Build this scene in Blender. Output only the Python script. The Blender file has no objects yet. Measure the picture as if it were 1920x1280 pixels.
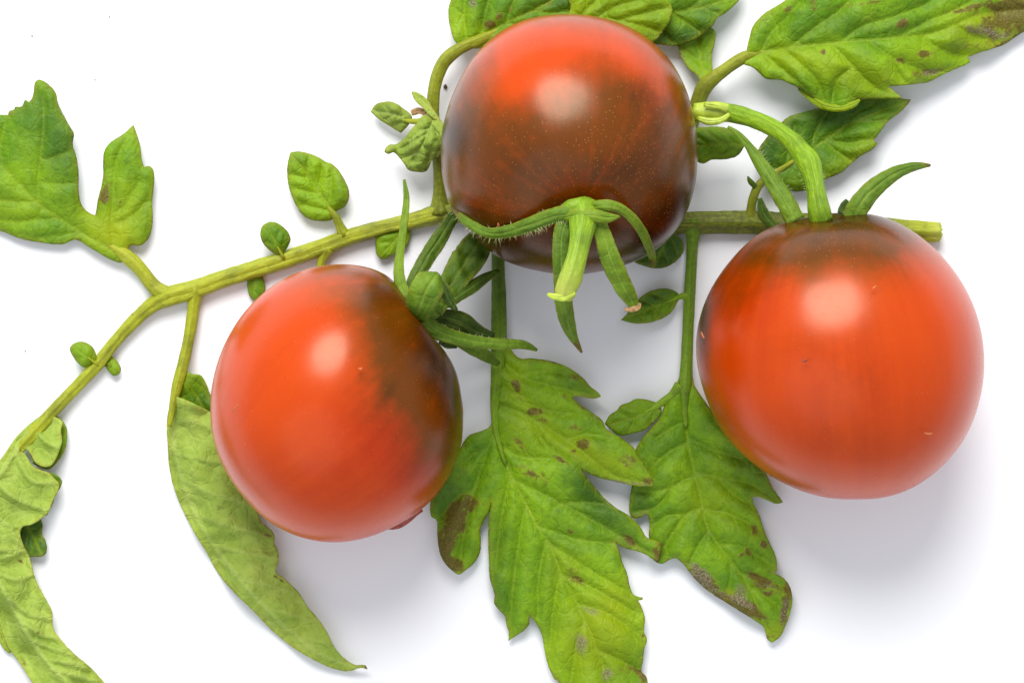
import bpy, math, random
import numpy as np
from mathutils import Vector, noise
from mathutils.geometry import delaunay_2d_cdt

random.seed(7)
rng = np.random.default_rng(7)
SC = bpy.context.scene
COL = SC.collection
MM = 0.001
H = 600.0            # camera height above the table, mm

# ------------------------------------------------------------------ camera
cam_d = bpy.data.cameras.new('camera')
cam_d.sensor_width = 36.0
cam_d.lens = 36.0 * H / 192.0
cam_d.clip_start = 0.01
cam_d.clip_end = 20.0
cam = bpy.data.objects.new('camera', cam_d)
COL.objects.link(cam)
cam.location = (0, 0, H * MM)
cam.rotation_euler = (0, 0, 0)
SC.camera = cam

# ------------------------------------------------------------------ light
world = bpy.data.worlds.new('World')
SC.world = world
world.use_nodes = True
bg = world.node_tree.nodes['Background']
bg.inputs['Color'].default_value = (0.90, 0.94, 1.0, 1)
bg.inputs['Strength'].default_value = 0.86


def softbox(name, direction, dist, size, power, color=(1, 1, 1)):
    d = Vector(direction).normalized()
    l = bpy.data.lights.new(name, 'AREA')
    l.shape = 'DISK'
    l.size = size
    l.energy = power
    l.color = color
    o = bpy.data.objects.new(name, l)
    COL.objects.link(o)
    o.location = d * dist
    o.rotation_euler = d.to_track_quat('Z', 'Y').to_euler()
    return o


softbox('key_softbox', (-0.10, 0.65, 0.75), 1.1, 0.70, 20.5, (1.0, 0.985, 0.95))
softbox('fill_softbox', (-0.30, -0.45, 0.80), 1.2, 1.2, 3.2, (0.92, 0.95, 1.0))

SC.view_settings.view_transform = 'Standard'
SC.view_settings.look = 'None'
SC.view_settings.exposure = -0.32
SC.view_settings.gamma = 1.0
SC.view_settings.use_curve_mapping = False


# ------------------------------------------------------------------ helpers
def W(px, py, z):
    """photo pixel at height z (mm) -> metres, table centred under the camera"""
    k = (H - z) / H
    return Vector(((px - 960) * 0.1 * k * MM, -(py - 640) * 0.1 * k * MM, z * MM))


def link(name, me, mat, parent):
    o = bpy.data.objects.new(name, me)
    COL.objects.link(o)
    if mat:
        me.materials.append(mat)
    if parent:
        o.parent = parent
        o.matrix_parent_inverse = parent_world(parent).inverted()
    return o


def parent_world(o):
    from mathutils import Matrix
    m = Matrix.Translation(o.location)
    if o.parent:
        m = parent_world(o.parent) @ o.matrix_parent_inverse @ m
    return m


def thing(name, label, cat, loc, group=None):
    o = bpy.data.objects.new(name, None)
    o.empty_display_size = 0.005
    COL.objects.link(o)
    o.location = loc
    o['label'] = label
    o['category'] = cat
    if group:
        o['group'] = group
    return o


def smooth(me):
    me.polygons.foreach_set('use_smooth', [True] * len(me.polygons))


def catmull(pts, n):
    """resample control points (tuples of any length) to n samples, centripetal-ish spacing"""
    P = np.array(pts, float)
    if len(P) == 2:
        t = np.linspace(0, 1, n)[:, None]
        return P[0] * (1 - t) + P[1] * t
    d = np.r_[0, np.cumsum(np.linalg.norm(np.diff(P[:, :2], axis=0), axis=1) + 1e-6)]
    T = np.zeros_like(P)
    for i in range(len(P)):
        a, b = max(i - 1, 0), min(i + 1, len(P) - 1)
        T[i] = (P[b] - P[a]) / (d[b] - d[a])
    s = np.linspace(0, d[-1], n)
    idx = np.clip(np.searchsorted(d, s, side='right') - 1, 0, len(P) - 2)
    h = (d[idx + 1] - d[idx])[:, None]
    t = ((s - d[idx]) / (d[idx + 1] - d[idx]))[:, None]
    return ((2 * t**3 - 3 * t**2 + 1) * P[idx] + (t**3 - 2 * t**2 + t) * h * T[idx]
            + (-2 * t**3 + 3 * t**2) * P[idx + 1] + (t**3 - t**2) * h * T[idx + 1])


def set_attr(me, name, arr):
    a = me.attributes.new(name, 'FLOAT_COLOR', 'POINT')
    a.data.foreach_set('color', np.asarray(arr, np.float32).ravel())


def nz(x, y, s, seed=0.0):
    return noise.noise(Vector((x * s, y * s, seed)))


# ------------------------------------------------------------------ materials
def new_mat(name):
    m = bpy.data.materials.new(name)
    m.use_nodes = True
    nt = m.node_tree
    nt.nodes.clear()
    out = nt.nodes.new('ShaderNodeOutputMaterial')
    return m, nt, out


class G:
    """small helper to wire nodes"""
    def __init__(s, nt):
        s.nt = nt

    def n(s, typ, **kw):
        nd = s.nt.nodes.new(typ)
        for k, v in kw.items():
            setattr(nd, k, v)
        return nd

    def l(s, a, b):
        s.nt.links.new(a, b)

    def val(s, sock, v):
        if hasattr(v, 'is_linked') or hasattr(v, 'links'):
            s.l(v, sock)
        else:
            sock.default_value = v

    def math(s, op, a, b=0.0, c=None, clamp=False):
        nd = s.n('ShaderNodeMath', operation=op, use_clamp=clamp)
        s.val(nd.inputs[0], a)
        s.val(nd.inputs[1], b)
        if c is not None:
            s.val(nd.inputs[2], c)
        return nd.outputs[0]

    def mix(s, fac, a, b):
        nd = s.n('ShaderNodeMix', data_type='RGBA')
        s.val(nd.inputs[0], fac)
        s.val(nd.inputs[6], a if not isinstance(a, tuple) else (*a, 1))
        s.val(nd.inputs[7], b if not isinstance(b, tuple) else (*b, 1))
        return nd.outputs[2]

    def ramp(s, v, lo, hi):
        nd = s.n('ShaderNodeMapRange', interpolation_type='SMOOTHSTEP')
        s.val(nd.inputs[0], v)
        nd.inputs[1].default_value = lo
        nd.inputs[2].default_value = hi
        return nd.outputs[0]

    def noise(s, vec, scale, detail=4, rough=0.55):
        nd = s.n('ShaderNodeTexNoise')
        if vec is not None:
            s.l(vec, nd.inputs['Vector'])
        nd.inputs['Scale'].default_value = scale
        nd.inputs['Detail'].default_value = detail
        nd.inputs['Roughness'].default_value = rough
        return nd.outputs['Fac']

    def voro(s, vec, scale, feature='F1', out='Distance'):
        nd = s.n('ShaderNodeTexVoronoi', feature=feature)
        if vec is not None:
            s.l(vec, nd.inputs['Vector'])
        nd.inputs['Scale'].default_value = scale
        return nd.outputs[out]

    def attr(s, name):
        a = s.n('ShaderNodeAttribute', attribute_name=name)
        sp = s.n('ShaderNodeSeparateColor')
        s.l(a.outputs['Color'], sp.inputs[0])
        return sp.outputs[0], sp.outputs[1], sp.outputs[2]

    def pos(s):
        return s.n('ShaderNodeNewGeometry').outputs['Position']

    def bump(s, h, strength, dist, normal=None):
        b = s.n('ShaderNodeBump')
        b.inputs['Strength'].default_value = strength
        b.inputs['Distance'].default_value = dist
        s.l(h, b.inputs['Height'])
        if normal is not None:
            s.l(normal, b.inputs['Normal'])
        return b.outputs[0]


def leaf_material(name, base, light, dark, veincol, rough=0.42, vein_amt=0.5, trans=0.22, net=0.6,
                  spotcol=(0.085, 0.055, 0.010), spec=0.25):
    m, nt, out = new_mat(name)
    g = G(nt)
    P = g.pos()
    vein, spot, yel = g.attr('lf1')
    drk, grey, edge = g.attr('lf2')
    n1 = g.noise(P, 120, 5, 0.6)
    n2 = g.noise(P, 900, 4, 0.6)
    n3 = g.noise(P, 3500, 3, 0.6)
    warp = g.n('ShaderNodeVectorMath', operation='ADD')
    nn = g.n('ShaderNodeTexNoise')
    nn.inputs['Scale'].default_value = 300
    g.l(P, nn.inputs['Vector'])
    sc = g.n('ShaderNodeVectorMath', operation='SCALE')
    g.l(nn.outputs['Color'], sc.inputs[0])
    sc.inputs['Scale'].default_value = 0.0022
    g.l(P, warp.inputs[0])
    g.l(sc.outputs[0], warp.inputs[1])
    cell = g.voro(warp.outputs[0], 330, 'DISTANCE_TO_EDGE')
    cell2 = g.voro(warp.outputs[0], 900, 'DISTANCE_TO_EDGE')
    netl = g.math('SUBTRACT', 1.0, g.ramp(cell, 0.0, 0.12))
    netl2 = g.math('SUBTRACT', 1.0, g.ramp(cell2, 0.0, 0.16))
    # base mottling
    c = g.mix(g.ramp(n1, 0.32, 0.68), base, light)
    c = g.mix(g.math('MULTIPLY', g.ramp(n2, 0.45, 0.72), 0.35), c, dark)
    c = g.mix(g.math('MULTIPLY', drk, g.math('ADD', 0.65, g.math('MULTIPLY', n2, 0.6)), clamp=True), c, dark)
    yy = g.math('MULTIPLY', yel, g.math('ADD', 0.45, g.math('MULTIPLY', n1, 0.9)), clamp=True)
    c = g.mix(yy, c, (0.32, 0.40, 0.004))
    vv = g.math('MULTIPLY', g.math('ADD', g.math('MULTIPLY', vein, 1.0),
                                   g.math('ADD', g.math('MULTIPLY', netl, 0.22 * net),
                                          g.math('MULTIPLY', netl2, 0.10 * net))), vein_amt, clamp=True)
    c = g.mix(vv, c, veincol)
    # yellowed rim
    ee = g.math('MULTIPLY', edge, g.ramp(n2, 0.35, 0.6))
    c = g.mix(g.math('MULTIPLY', ee, 0.55), c, (0.40, 0.36, 0.04))
    # necrotic spots: real blemishes with ragged borders
    nB = g.noise(P, 420, 4, 0.65)
    sv = g.math('ADD', g.math('ADD', spot, g.math('MULTIPLY', g.math('MULTIPLY', g.math('SUBTRACT', nB, 0.5), 3.4), g.ramp(spot, 0.03, 0.4))), g.math('ADD', g.math('MULTIPLY', g.math('SUBTRACT', n2, 0.5), 0.9),
                                    g.math('MULTIPLY', g.math('SUBTRACT', n3, 0.5), 0.55)))
    sf = g.ramp(sv, 0.30, 0.72)
    halo = g.math('MULTIPLY', g.ramp(sv, 0.12, 0.40), 0.45)
    c = g.mix(halo, c, (0.23, 0.20, 0.02))
    c = g.mix(g.math('MULTIPLY', sf, 0.80), c, g.mix(g.ramp(n3, 0.4, 0.65), spotcol, (0.19, 0.125, 0.025)))
    gv = g.math('ADD', grey, g.math('ADD', g.math('MULTIPLY', g.math('SUBTRACT', n2, 0.5), 0.8),
                                    g.math('MULTIPLY', g.math('SUBTRACT', n3, 0.5), 0.7)))
    gf = g.ramp(gv, 0.30, 0.85)
    c = g.mix(g.math('MULTIPLY', gf, 0.8), c, g.mix(g.ramp(n3, 0.42, 0.62), (0.13, 0.10, 0.05), (0.34, 0.29, 0.18)))
    # tiny pale specks (glandular hairs, dust)
    sp = g.voro(P, 1500, 'F1')
    spm = g.math('MULTIPLY', g.math('SUBTRACT', 1.0, g.ramp(sp, 0.06, 0.13)), g.ramp(n1, 0.52, 0.66))
    c = g.mix(g.math('MULTIPLY', spm, 0.6), c, (0.62, 0.62, 0.40))
    # relief
    h = g.math('ADD', g.math('MULTIPLY', netl, -0.55 * net), g.math('MULTIPLY', netl2, -0.22 * net))
    h = g.math('ADD', h, g.math('MULTIPLY', n2, 0.9))
    h = g.math('ADD', h, g.math('MULTIPLY', n3, 0.35))
    nrm = g.bump(h, 0.6, 0.00035)
    b = g.n('ShaderNodeBsdfPrincipled')
    g.l(c, b.inputs['Base Color'])
    g.l(g.math('ADD', rough - 0.08, g.math('MULTIPLY', n2, 0.25)), b.inputs['Roughness'])
    b.inputs['Specular IOR Level'].default_value = spec
    g.l(nrm, b.inputs['Normal'])
    t = g.n('ShaderNodeBsdfTranslucent')
    hs = g.n('ShaderNodeHueSaturation')
    hs.inputs['Saturation'].default_value = 1.1
    hs.inputs['Value'].default_value = 1.3
    g.l(c, hs.inputs['Color'])
    g.l(hs.outputs[0], t.inputs['Color'])
    g.l(nrm, t.inputs['Normal'])
    mx = g.n('ShaderNodeMixShader')
    mx.inputs[0].default_value = trans
    g.l(b.outputs[0], mx.inputs[1])
    g.l(t.outputs[0], mx.inputs[2])
    g.l(mx.outputs[0], out.inputs['Surface'])
    return m


M_TOP = leaf_material('leaf_upper_side', (0.108, 0.255, 0.0060), (0.240, 0.430, 0.0060), (0.030, 0.100, 0.0080),
                      (0.26, 0.36, 0.014))
M_UNDER = leaf_material('leaf_underside', (0.310, 0.440, 0.055), (0.430, 0.550, 0.100), (0.150, 0.240, 0.025),
                        (0.5250, 0.6250, 0.1750), rough=0.65, vein_amt=0.38, net=0.9)
M_SEPAL = leaf_material('sepal', (0.090, 0.185, 0.0075), (0.165, 0.280, 0.0125), (0.0180, 0.0500, 0.0050),
                        (0.3000, 0.4125, 0.0625), rough=0.52, vein_amt=0.5, net=0.45, trans=0.15)


def stem_material(name, base, light, dark, rough=0.5):
    m, nt, out = new_mat(name)
    g = G(nt)
    P = g.pos()
    uv = g.n('ShaderNodeUVMap', uv_map='uv').outputs[0]
    mp = g.n('ShaderNodeMapping')
    g.l(uv, mp.inputs['Vector'])
    mp.inputs['Scale'].default_value = (26, 0.35, 1)
    st = g.noise(mp.outputs[0], 1.0, 3, 0.6)
    n1 = g.noise(P, 160, 4, 0.6)
    n2 = g.noise(P, 1400, 4, 0.6)
    drk, tip, _ = g.attr('st')
    c = g.mix(g.ramp(st, 0.35, 0.65), base, light)
    c = g.mix(g.math('MULTIPLY', g.ramp(n1, 0.45, 0.72), 0.55), c, dark)
    c = g.mix(g.math('MULTIPLY', g.ramp(n2, 0.55, 0.75), 0.35), c, dark)
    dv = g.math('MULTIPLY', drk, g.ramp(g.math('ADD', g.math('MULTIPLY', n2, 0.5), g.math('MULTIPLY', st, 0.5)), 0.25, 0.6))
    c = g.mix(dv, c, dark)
    c = g.mix(tip, c, (0.50, 0.52, 0.10))
    h = g.math('ADD', g.math('MULTIPLY', st, 0.8), g.math('MULTIPLY', n2, 0.8))
    nrm = g.bump(h, 0.6, 0.0004)
    b = g.n('ShaderNodeBsdfPrincipled')
    g.l(c, b.inputs['Base Color'])
    b.inputs['Roughness'].default_value = rough
    b.inputs['Specular IOR Level'].default_value = 0.35
    b.inputs['Subsurface Weight'].default_value = 0.15
    b.inputs['Subsurface Radius'].default_value = (0.5, 1.0, 0.1)
    b.inputs['Subsurface Scale'].default_value = 0.0012
    g.l(nrm, b.inputs['Normal'])
    g.l(b.outputs[0], out.inputs['Surface'])
    return m


M_STEM = stem_material('green_stem', (0.2687, 0.3063, 0.0075), (0.3750, 0.4062, 0.0150), (0.080, 0.100, 0.006))
M_PED = stem_material('pedicel_skin', (0.150, 0.285, 0.0060), (0.250, 0.395, 0.0100), (0.045, 0.095, 0.005))


def fruit_material(name):
    m, nt, out = new_mat(name)
    g = G(nt)
    P = g.pos()
    brown, dark, speck = g.attr('fr1')
    red, olive, _ = g.attr('fr2')
    n1 = g.noise(P, 90, 5, 0.6)
    n2 = g.noise(P, 700, 5, 0.65)
    st3 = g.n('ShaderNodeAttribute', attribute_name='fr3').outputs['Vector']
    mp = g.n('ShaderNodeMapping')
    g.l(st3, mp.inputs['Vector'])
    mp.inputs['Scale'].default_value = (4.5, 4.5, 1.1)
    stk = g.noise(mp.outputs[0], 1.6, 5, 0.62)
    jit = g.math('ADD', g.math('MULTIPLY', g.math('SUBTRACT', n1, 0.5), 0.35), g.math('MULTIPLY', g.math('SUBTRACT', stk, 0.5), 0.55))
    n15 = g.noise(P, 260, 5, 0.65)
    jit2 = g.math('ADD', g.math('MULTIPLY', g.math('SUBTRACT', n2, 0.5), 0.30), g.math('MULTIPLY', g.math('SUBTRACT', n15, 0.5), 0.40))
    def fz(v):
        gate = g.ramp(v, 0.02, 0.25)
        return g.math('ADD', v, g.math('MULTIPLY', g.math('ADD', jit, jit2), gate), clamp=True)
    c = g.mix(g.ramp(g.math('ADD', g.math('MULTIPLY', n1, 0.5), g.math('MULTIPLY', stk, 0.5)), 0.38, 0.64), (0.52, 0.051, 0.0001), (0.49, 0.045, 0.0001))
    c = g.mix(fz(red), c, (0.32, 0.011, 0.0001))
    c = g.mix(g.math('MULTIPLY', fz(olive), 0.7), c, (0.150, 0.050, 0.0001))
    c = g.mix(g.math('MULTIPLY', fz(brown), 0.92), c, (0.102, 0.030, 0.0001))
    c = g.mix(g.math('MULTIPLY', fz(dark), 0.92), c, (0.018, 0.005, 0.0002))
    # pale corky flecks
    wv = g.n('ShaderNodeTexVoronoi', feature='F1')
    wv.inputs['Scale'].default_value = 1900
    wv.inputs['Randomness'].default_value = 1.0
    g.l(P, wv.inputs['Vector'])
    sepc = g.n('ShaderNodeSeparateColor')
    g.l(wv.outputs['Color'], sepc.inputs[0])
    dot = g.math('SUBTRACT', 1.0, g.ramp(wv.outputs['Distance'], 0.10, 0.24))
    dens = g.math('SUBTRACT', sepc.outputs[0], g.math('MULTIPLY', speck, 0.75))
    keep = g.math('LESS_THAN', dens, g.math('MULTIPLY', g.ramp(n1, 0.35, 0.65), 0.20))
    keep = g.math('MULTIPLY', keep, g.ramp(speck, 0.0, 0.06))
    c = g.mix(g.math('MULTIPLY', g.math('MULTIPLY', dot, keep), 0.38), c, (0.50, 0.22, 0.05))
    b = g.n('ShaderNodeBsdfPrincipled')
    g.l(c, b.inputs['Base Color'])
    g.l(g.math('ADD', 0.22, g.math('MULTIPLY', n2, 0.08)), b.inputs['Roughness'])
    b.inputs['IOR'].default_value = 1.46
    b.inputs['Specular IOR Level'].default_value = 0.42
    b.inputs['Specular Tint'].default_value = (1.0, 0.90, 0.72, 1)
    b.inputs['Coat Weight'].default_value = 0.0
    b.inputs['Coat Roughness'].default_value = 0.30
    b.inputs['Subsurface Weight'].default_value = 0.12
    b.inputs['Subsurface Radius'].default_value = (1.0, 0.25, 0.05)
    b.inputs['Subsurface Scale'].default_value = 0.002
    big = g.noise(P, 55, 2, 0.5)
    hh = g.math('ADD', g.math('MULTIPLY', n2, 0.10), g.math('MULTIPLY', big, 1.2))
    hh = g.math('ADD', hh, g.math('MULTIPLY', g.math('MULTIPLY', dot, keep), 0.25))
    g.l(g.bump(hh, 0.25, 0.0005), b.inputs['Normal'])
    g.l(b.outputs[0], out.inputs['Surface'])
    return m


M_FRUIT = fruit_material('tomato_skin')


def plain(name, col, rough=0.6, nscale=2000, var=0.35):
    m, nt, out = new_mat(name)
    g = G(nt)
    n = g.noise(g.pos(), nscale, 4)
    c = g.mix(g.ramp(n, 0.3, 0.7), tuple(v * (1 - var) for v in col), tuple(min(1, v * (1 + var)) for v in col))
    b = g.n('ShaderNodeBsdfPrincipled')
    g.l(c, b.inputs['Base Color'])
    b.inputs['Roughness'].default_value = rough
    g.l(g.bump(n, 0.4, 0.0002), b.inputs['Normal'])
    g.l(b.outputs[0], out.inputs['Surface'])
    return m


M_HAIR = plain('plant_hair', (0.50, 0.55, 0.25), 0.5, 800, 0.2)
M_CRUMB = plain('dry_crumb', (0.10, 0.075, 0.03), 0.8)
M_TIP = plain('withered_tip', (0.34, 0.19, 0.07), 0.6, 1500, 0.4)
M_PITH = plain('cut_pith', (0.36, 0.46, 0.035), 0.45, 700, 0.2)
M_RIB = plain('midrib', (0.27, 0.35, 0.015), 0.5, 900, 0.25)
M_SKINTEAR = plain('torn_tomato_skin', (0.30, 0.045, 0.02), 0.35, 900, 0.3)

# ------------------------------------------------------------------ table surface
m, nt, out = new_mat('matte_white_board')
g = G(nt)
n = g.noise(g.pos(), 14, 3)
b = g.n('ShaderNodeBsdfPrincipled')
g.l(g.mix(n, (0.845, 0.855, 0.885), (0.865, 0.873, 0.90)), b.inputs['Base Color'])
b.inputs['Roughness'].default_value = 0.75
b.inputs['Specular IOR Level'].default_value = 0.2
g.l(g.bump(g.noise(g.pos(), 2500, 3), 0.05, 0.0001), b.inputs['Normal'])
g.l(b.outputs[0], out.inputs['Surface'])
me = bpy.data.meshes.new('white_surface')
S = 1.5
me.from_pydata([(-S, -S, 0), (S, -S, 0), (S, S, 0), (-S, S, 0)], [], [(0, 1, 2, 3)])
surf = link('white_surface', me, m, None)
surf['kind'] = 'structure'
surf['label'] = 'smooth matte white board under the tomatoes and leaves'


# ------------------------------------------------------------------ tomatoes
class Fruit:
    def __init__(s, c, outline, hz, axis_px):
        s.c = c
        s.hz = hz
        s.cz = hz
        o = np.array(outline, float) - np.array(c)
        a = np.arctan2(o[:, 1], o[:, 0])
        r = np.hypot(o[:, 0], o[:, 1])
        i = np.argsort(a)
        a, r = a[i], r[i]
        A = np.r_[a - 2 * np.pi, a, a + 2 * np.pi]
        R = np.r_[r, r, r]
        t = np.linspace(-np.pi, np.pi, 256, endpoint=False)
        f = np.fft.rfft(np.interp(t, A, R))
        f[14:] = 0
        s.tab = np.fft.irfft(f, 256)
        s.axis_px = axis_px

    def R(s, phi):
        t = np.linspace(-np.pi, np.pi, 257)
        return np.interp((phi + np.pi) % (2 * np.pi) - np.pi, t, np.r_[s.tab, s.tab[0]])

    def z(s, px, py, lift=0.0):
        """height (mm) of the upper skin seen at a photo pixel"""
        dx, dy = px - s.c[0], py - s.c[1]
        kc = (H - s.cz) / H
        z = s.cz + s.hz * 0.5
        for _ in range(12):
            k = (H - z) / H
            # pixel offset from the axis, expressed at equator height
            qx = ((px - 960) * k - (s.c[0] - 960) * kc) / kc
            qy = ((py - 640) * k - (s.c[1] - 640) * kc) / kc
            rho = math.hypot(qx, qy) / float(s.R(math.atan2(qy, qx)))
            z = s.cz + s.hz * math.sqrt(max(0.0, 1 - min(1.0, rho) ** 2.05))
        return z + lift

    def build(s, parent, blobs, dimple, nu=128, nv=96):
        vs, pxs = [], []
        kc = (H - s.cz) / H
        ax = None
        if dimple:
            axpx, depth, wid = dimple
            zz = s.z(*axpx)
            ax = W(axpx[0], axpx[1], zz) - W(s.c[0], s.c[1], s.cz)
            ax.normalize()
        cen = W(s.c[0], s.c[1], s.cz)
        for j in range(nv + 1):
            th = math.pi * j / nv
            for i in range(nu):
                if j in (0, nv) and i:
                    continue
                ph = 2 * math.pi * i / nu - math.pi
                r = float(s.R(ph))
                st, ct = math.sin(th), math.cos(th)
                lob = 1 + 0.004 * math.sin(3 * ph + 1.0) * st
                px = s.c[0] + r * st * math.cos(ph) * lob
                py = s.c[1] + r * st * math.sin(ph) * lob
                zz = s.hz * math.copysign(abs(ct) ** 0.985, ct)
                if ct < -0.93:
                    zz = s.hz * (-0.93 - (abs(ct) - 0.93) * 0.25)
                p = Vector(((px - 960) * 0.1 * kc * MM, -(py - 640) * 0.1 * kc * MM, (s.cz * 1.0 + zz) * MM))
                if ax is not None:
                    d = p - cen
                    ca = max(-1, min(1, d.normalized().dot(ax)))
                    ang = math.acos(ca)
                    p = p - ax * (depth * MM * (math.exp(-(ang / wid) ** 2) - 0.25 * math.exp(-((ang - 2.2 * wid) / wid) ** 2)))
                vs.append(p)
                k = (H - p.z / MM) / H
                pxs.append((p.x / MM / 0.1 / k + 960, -p.y / MM / 0.1 / k + 640, ct))
        a3 = []
        e1 = ax.orthogonal().normalized()
        e2 = ax.cross(e1)
        for q, v in enumerate(vs):
            d = (v - cen).normalized()
            az = math.atan2(d.dot(e2), d.dot(e1))
            po = math.acos(max(-1, min(1, d.dot(ax))))
            a3.append((math.cos(az), math.sin(az), po / math.pi, 1))
            vs[q] = cen + (v - cen) * (1 + 0.006 * math.cos(5 * az + 1.0 + s.c[0]) * math.sin(po) + 0.006 * noise.noise(d * 1.6 + Vector((s.c[0], 0, 0))))
        zmin = min(v.z for v in vs)
        for v in vs:
            v.z -= zmin - 0.00005
        fs = []
        def vid(j, i):
            if j == 0:
                return 0
            if j == nv:
                return len(vs) - 1
            return 1 + (j - 1) * nu + i % nu
        for j in range(nv):
            for i in range(nu):
                q = [vid(j, i), vid(j + 1, i), vid(j + 1, i + 1), vid(j, i + 1)]
                q = list(dict.fromkeys(q))
                fs.append(q[::1])
        me = bpy.data.meshes.new('fruit')
        me.from_pydata(vs, [], fs)
        me.validate()
        smooth(me)
        P = np.array(pxs)
        ch = {k: np.full(len(P), blobs.get(k + '0', 0.035 if k == 'speck' else 0.0)) for k in ('brown', 'dark', 'speck', 'red', 'olive')}
        for k in ch:
            for (x, y, rx, ry, rot, w) in blobs.get(k, []):
                dx, dy = P[:, 0] - x, P[:, 1] - y
                a = math.radians(rot)
                u = (dx * math.cos(a) + dy * math.sin(a)) / rx
                v = (-dx * math.sin(a) + dy * math.cos(a)) / ry
                ch[k] += w * np.exp(-(u * u + v * v))
            ch[k] = np.clip(ch[k], 0, 1)
        one = np.ones(len(P))
        set_attr(me, 'fr1', np.stack([ch['brown'], ch['dark'], ch['speck'], one], 1))
        set_attr(me, 'fr2', np.stack([ch['red'], ch['olive'], one, one], 1))
        set_attr(me, 'fr3', a3)
        me.update()
        import bmesh
        bm = bmesh.new()
        bm.from_mesh(me)
        bmesh.ops.recalc_face_normals(bm, faces=bm.faces)
        bm.to_mesh(me)
        bm.free()
        return link('fruit', me, M_FRUIT, parent)


F1 = Fruit((1067, 271), [(1060, 27), (960, 50), (890, 105), (845, 180), (828, 250), (828, 310), (845, 385), (885, 440),
     (940, 485), (1010, 507), (1080, 514), (1150, 505), (1220, 478), (1265, 435), (1295, 370), (1306, 300), (1304, 230),
     (1288, 165), (1255, 110), (1210, 70), (1150, 40), (1100, 29)], 23.0, (1090, 400))
F2 = Fruit((630, 757), [(640, 497), (560, 512), (490, 555), (435, 620), (402, 700), (394, 770), (405, 840), (435, 900),
     (480, 955), (540, 998), (620, 1018), (700, 1005), (765, 975), (810, 940), (845, 890), (866, 830), (868, 770),
     (855, 710), (830, 650), (790, 585), (750, 540), (700, 508)], 23.5, (795, 590))
F3 = Fruit((1577, 668), [(1590, 397), (1540, 402), (1480, 418), (1420, 445), (1370, 490), (1330, 550), (1308, 620),
     (1308, 680), (1325, 745), (1360, 815), (1410, 865), (1480, 910), (1550, 932), (1620, 937), (1690, 925), (1750, 890),
     (1800, 835), (1830, 770), (1845, 690), (1840, 620), (1815, 550), (1775, 490), (1720, 440), (1650, 408)], 25.5, (1560, 400))

T1 = thing('tomato', 'brown-flushed tomato at the top with its green calyx and cut stalk facing the viewer', 'tomato',
           W(1067, 271, 0), 'ripening tomatoes lying on the leaf')
T2 = thing('tomato', 'orange-red tomato with a dark brown right shoulder, lying over the long curled pale leaf', 'tomato',
           W(630, 757, 0), 'ripening tomatoes lying on the leaf')
T3 = thing('tomato', 'largest and reddest tomato, brown only at the top beside its bent green stalk', 'tomato',
           W(1577, 668, 0), 'ripening tomatoes lying on the leaf')

F1.build(T1, {
    'brown0': 1.0,
    'brown': [(1030, 78, 170, 54, 0, -1.05), (945, 165, 65, 50, -40, -0.75), (1010, 150, 100, 50, 0, -0.45), (1085, 352, 55, 24, 0, -0.25),
              (1195, 120, 70, 32, 45, -0.6), (1240, 150, 30, 60, -20, -0.3), (905, 190, 40, 60, 20, 0.25)],
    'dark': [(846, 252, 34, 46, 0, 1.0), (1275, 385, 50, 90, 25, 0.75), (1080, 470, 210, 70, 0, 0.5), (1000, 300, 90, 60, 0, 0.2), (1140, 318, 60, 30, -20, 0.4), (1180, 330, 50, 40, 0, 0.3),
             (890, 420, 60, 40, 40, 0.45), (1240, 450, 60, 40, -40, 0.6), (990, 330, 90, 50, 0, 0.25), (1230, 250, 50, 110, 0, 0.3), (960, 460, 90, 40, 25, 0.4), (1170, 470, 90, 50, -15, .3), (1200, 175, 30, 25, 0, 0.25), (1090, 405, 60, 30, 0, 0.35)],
    'red': [(1085, 355, 90, 35, 0, 0.7), (1100, 340, 60, 40, 0, 0.3), (930, 390, 60, 40, 30, 0.2), (1060, 60, 150, 40, 0, 0.1)],
    'olive': [(900, 200, 40, 70, 10, 0.5), (950, 230, 50, 40, 0, 0.35), (1170, 210, 60, 60, 0, 0.25)],
    'speck': [(1150, 330, 170, 150, 0, 0.55), (1240, 300, 60, 150, 0, 0.5), (960, 420, 120, 60, 20, 0.45)],
}, ((1092, 398), 1.3, 0.26))
F2.build(T2, {
    'brown': [(745, 560, 75, 58, 30, 0.8), (775, 640, 80, 95, -20, 0.9), (828, 740, 52, 120, -10, 0.95), (725, 650, 52, 75, 5, .5), (700, 570, 60, 40, 20, .35), (775, 735, 55, 55, 10, .32), (800, 800, 60, 80, 15, .4), (690, 770, 40, 30, 30, .2), (800, 830, 40, 60, 20, .3), (640, 505, 70, 22, 0, 0.55),
              (725, 730, 22, 36, 25, 0.45), (758, 740, 10, 40, 20, 0.35), (848, 850, 22, 60, 15, 0.55)],
    'olive': [(715, 660, 50, 80, 10, 0.5), (640, 545, 90, 30, 5, 0.55), (740, 600, 60, 50, 0, 0.5), (690, 560, 60, 40, 0, 0.4)],
    'dark': [(822, 690, 34, 58, -12, .8), (800, 630, 40, 40, 0, 0.35), (850, 770, 20, 60, 0, 0.6), (700, 540, 40, 22, 20, 0.45), (830, 600, 60, 30, 45, 0.4),
             (726, 738, 10, 26, 30, 0.3)],
    'red': [(690, 770, 70, 70, 0, 0.45), (760, 830, 80, 70, 0, 0.5), (820, 880, 50, 70, 30, 0.6), (715, 575, 45, 22, 15, 0.8), (640, 900, 180, 60, 0, 0.3)],
    'speck': [(680, 530, 90, 40, 0, 0.28), (850, 780, 24, 100, 0, 0.4), (440, 850, 30, 60, 0, 0.1)],
}, ((806, 598), 1.6, 0.22))
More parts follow.
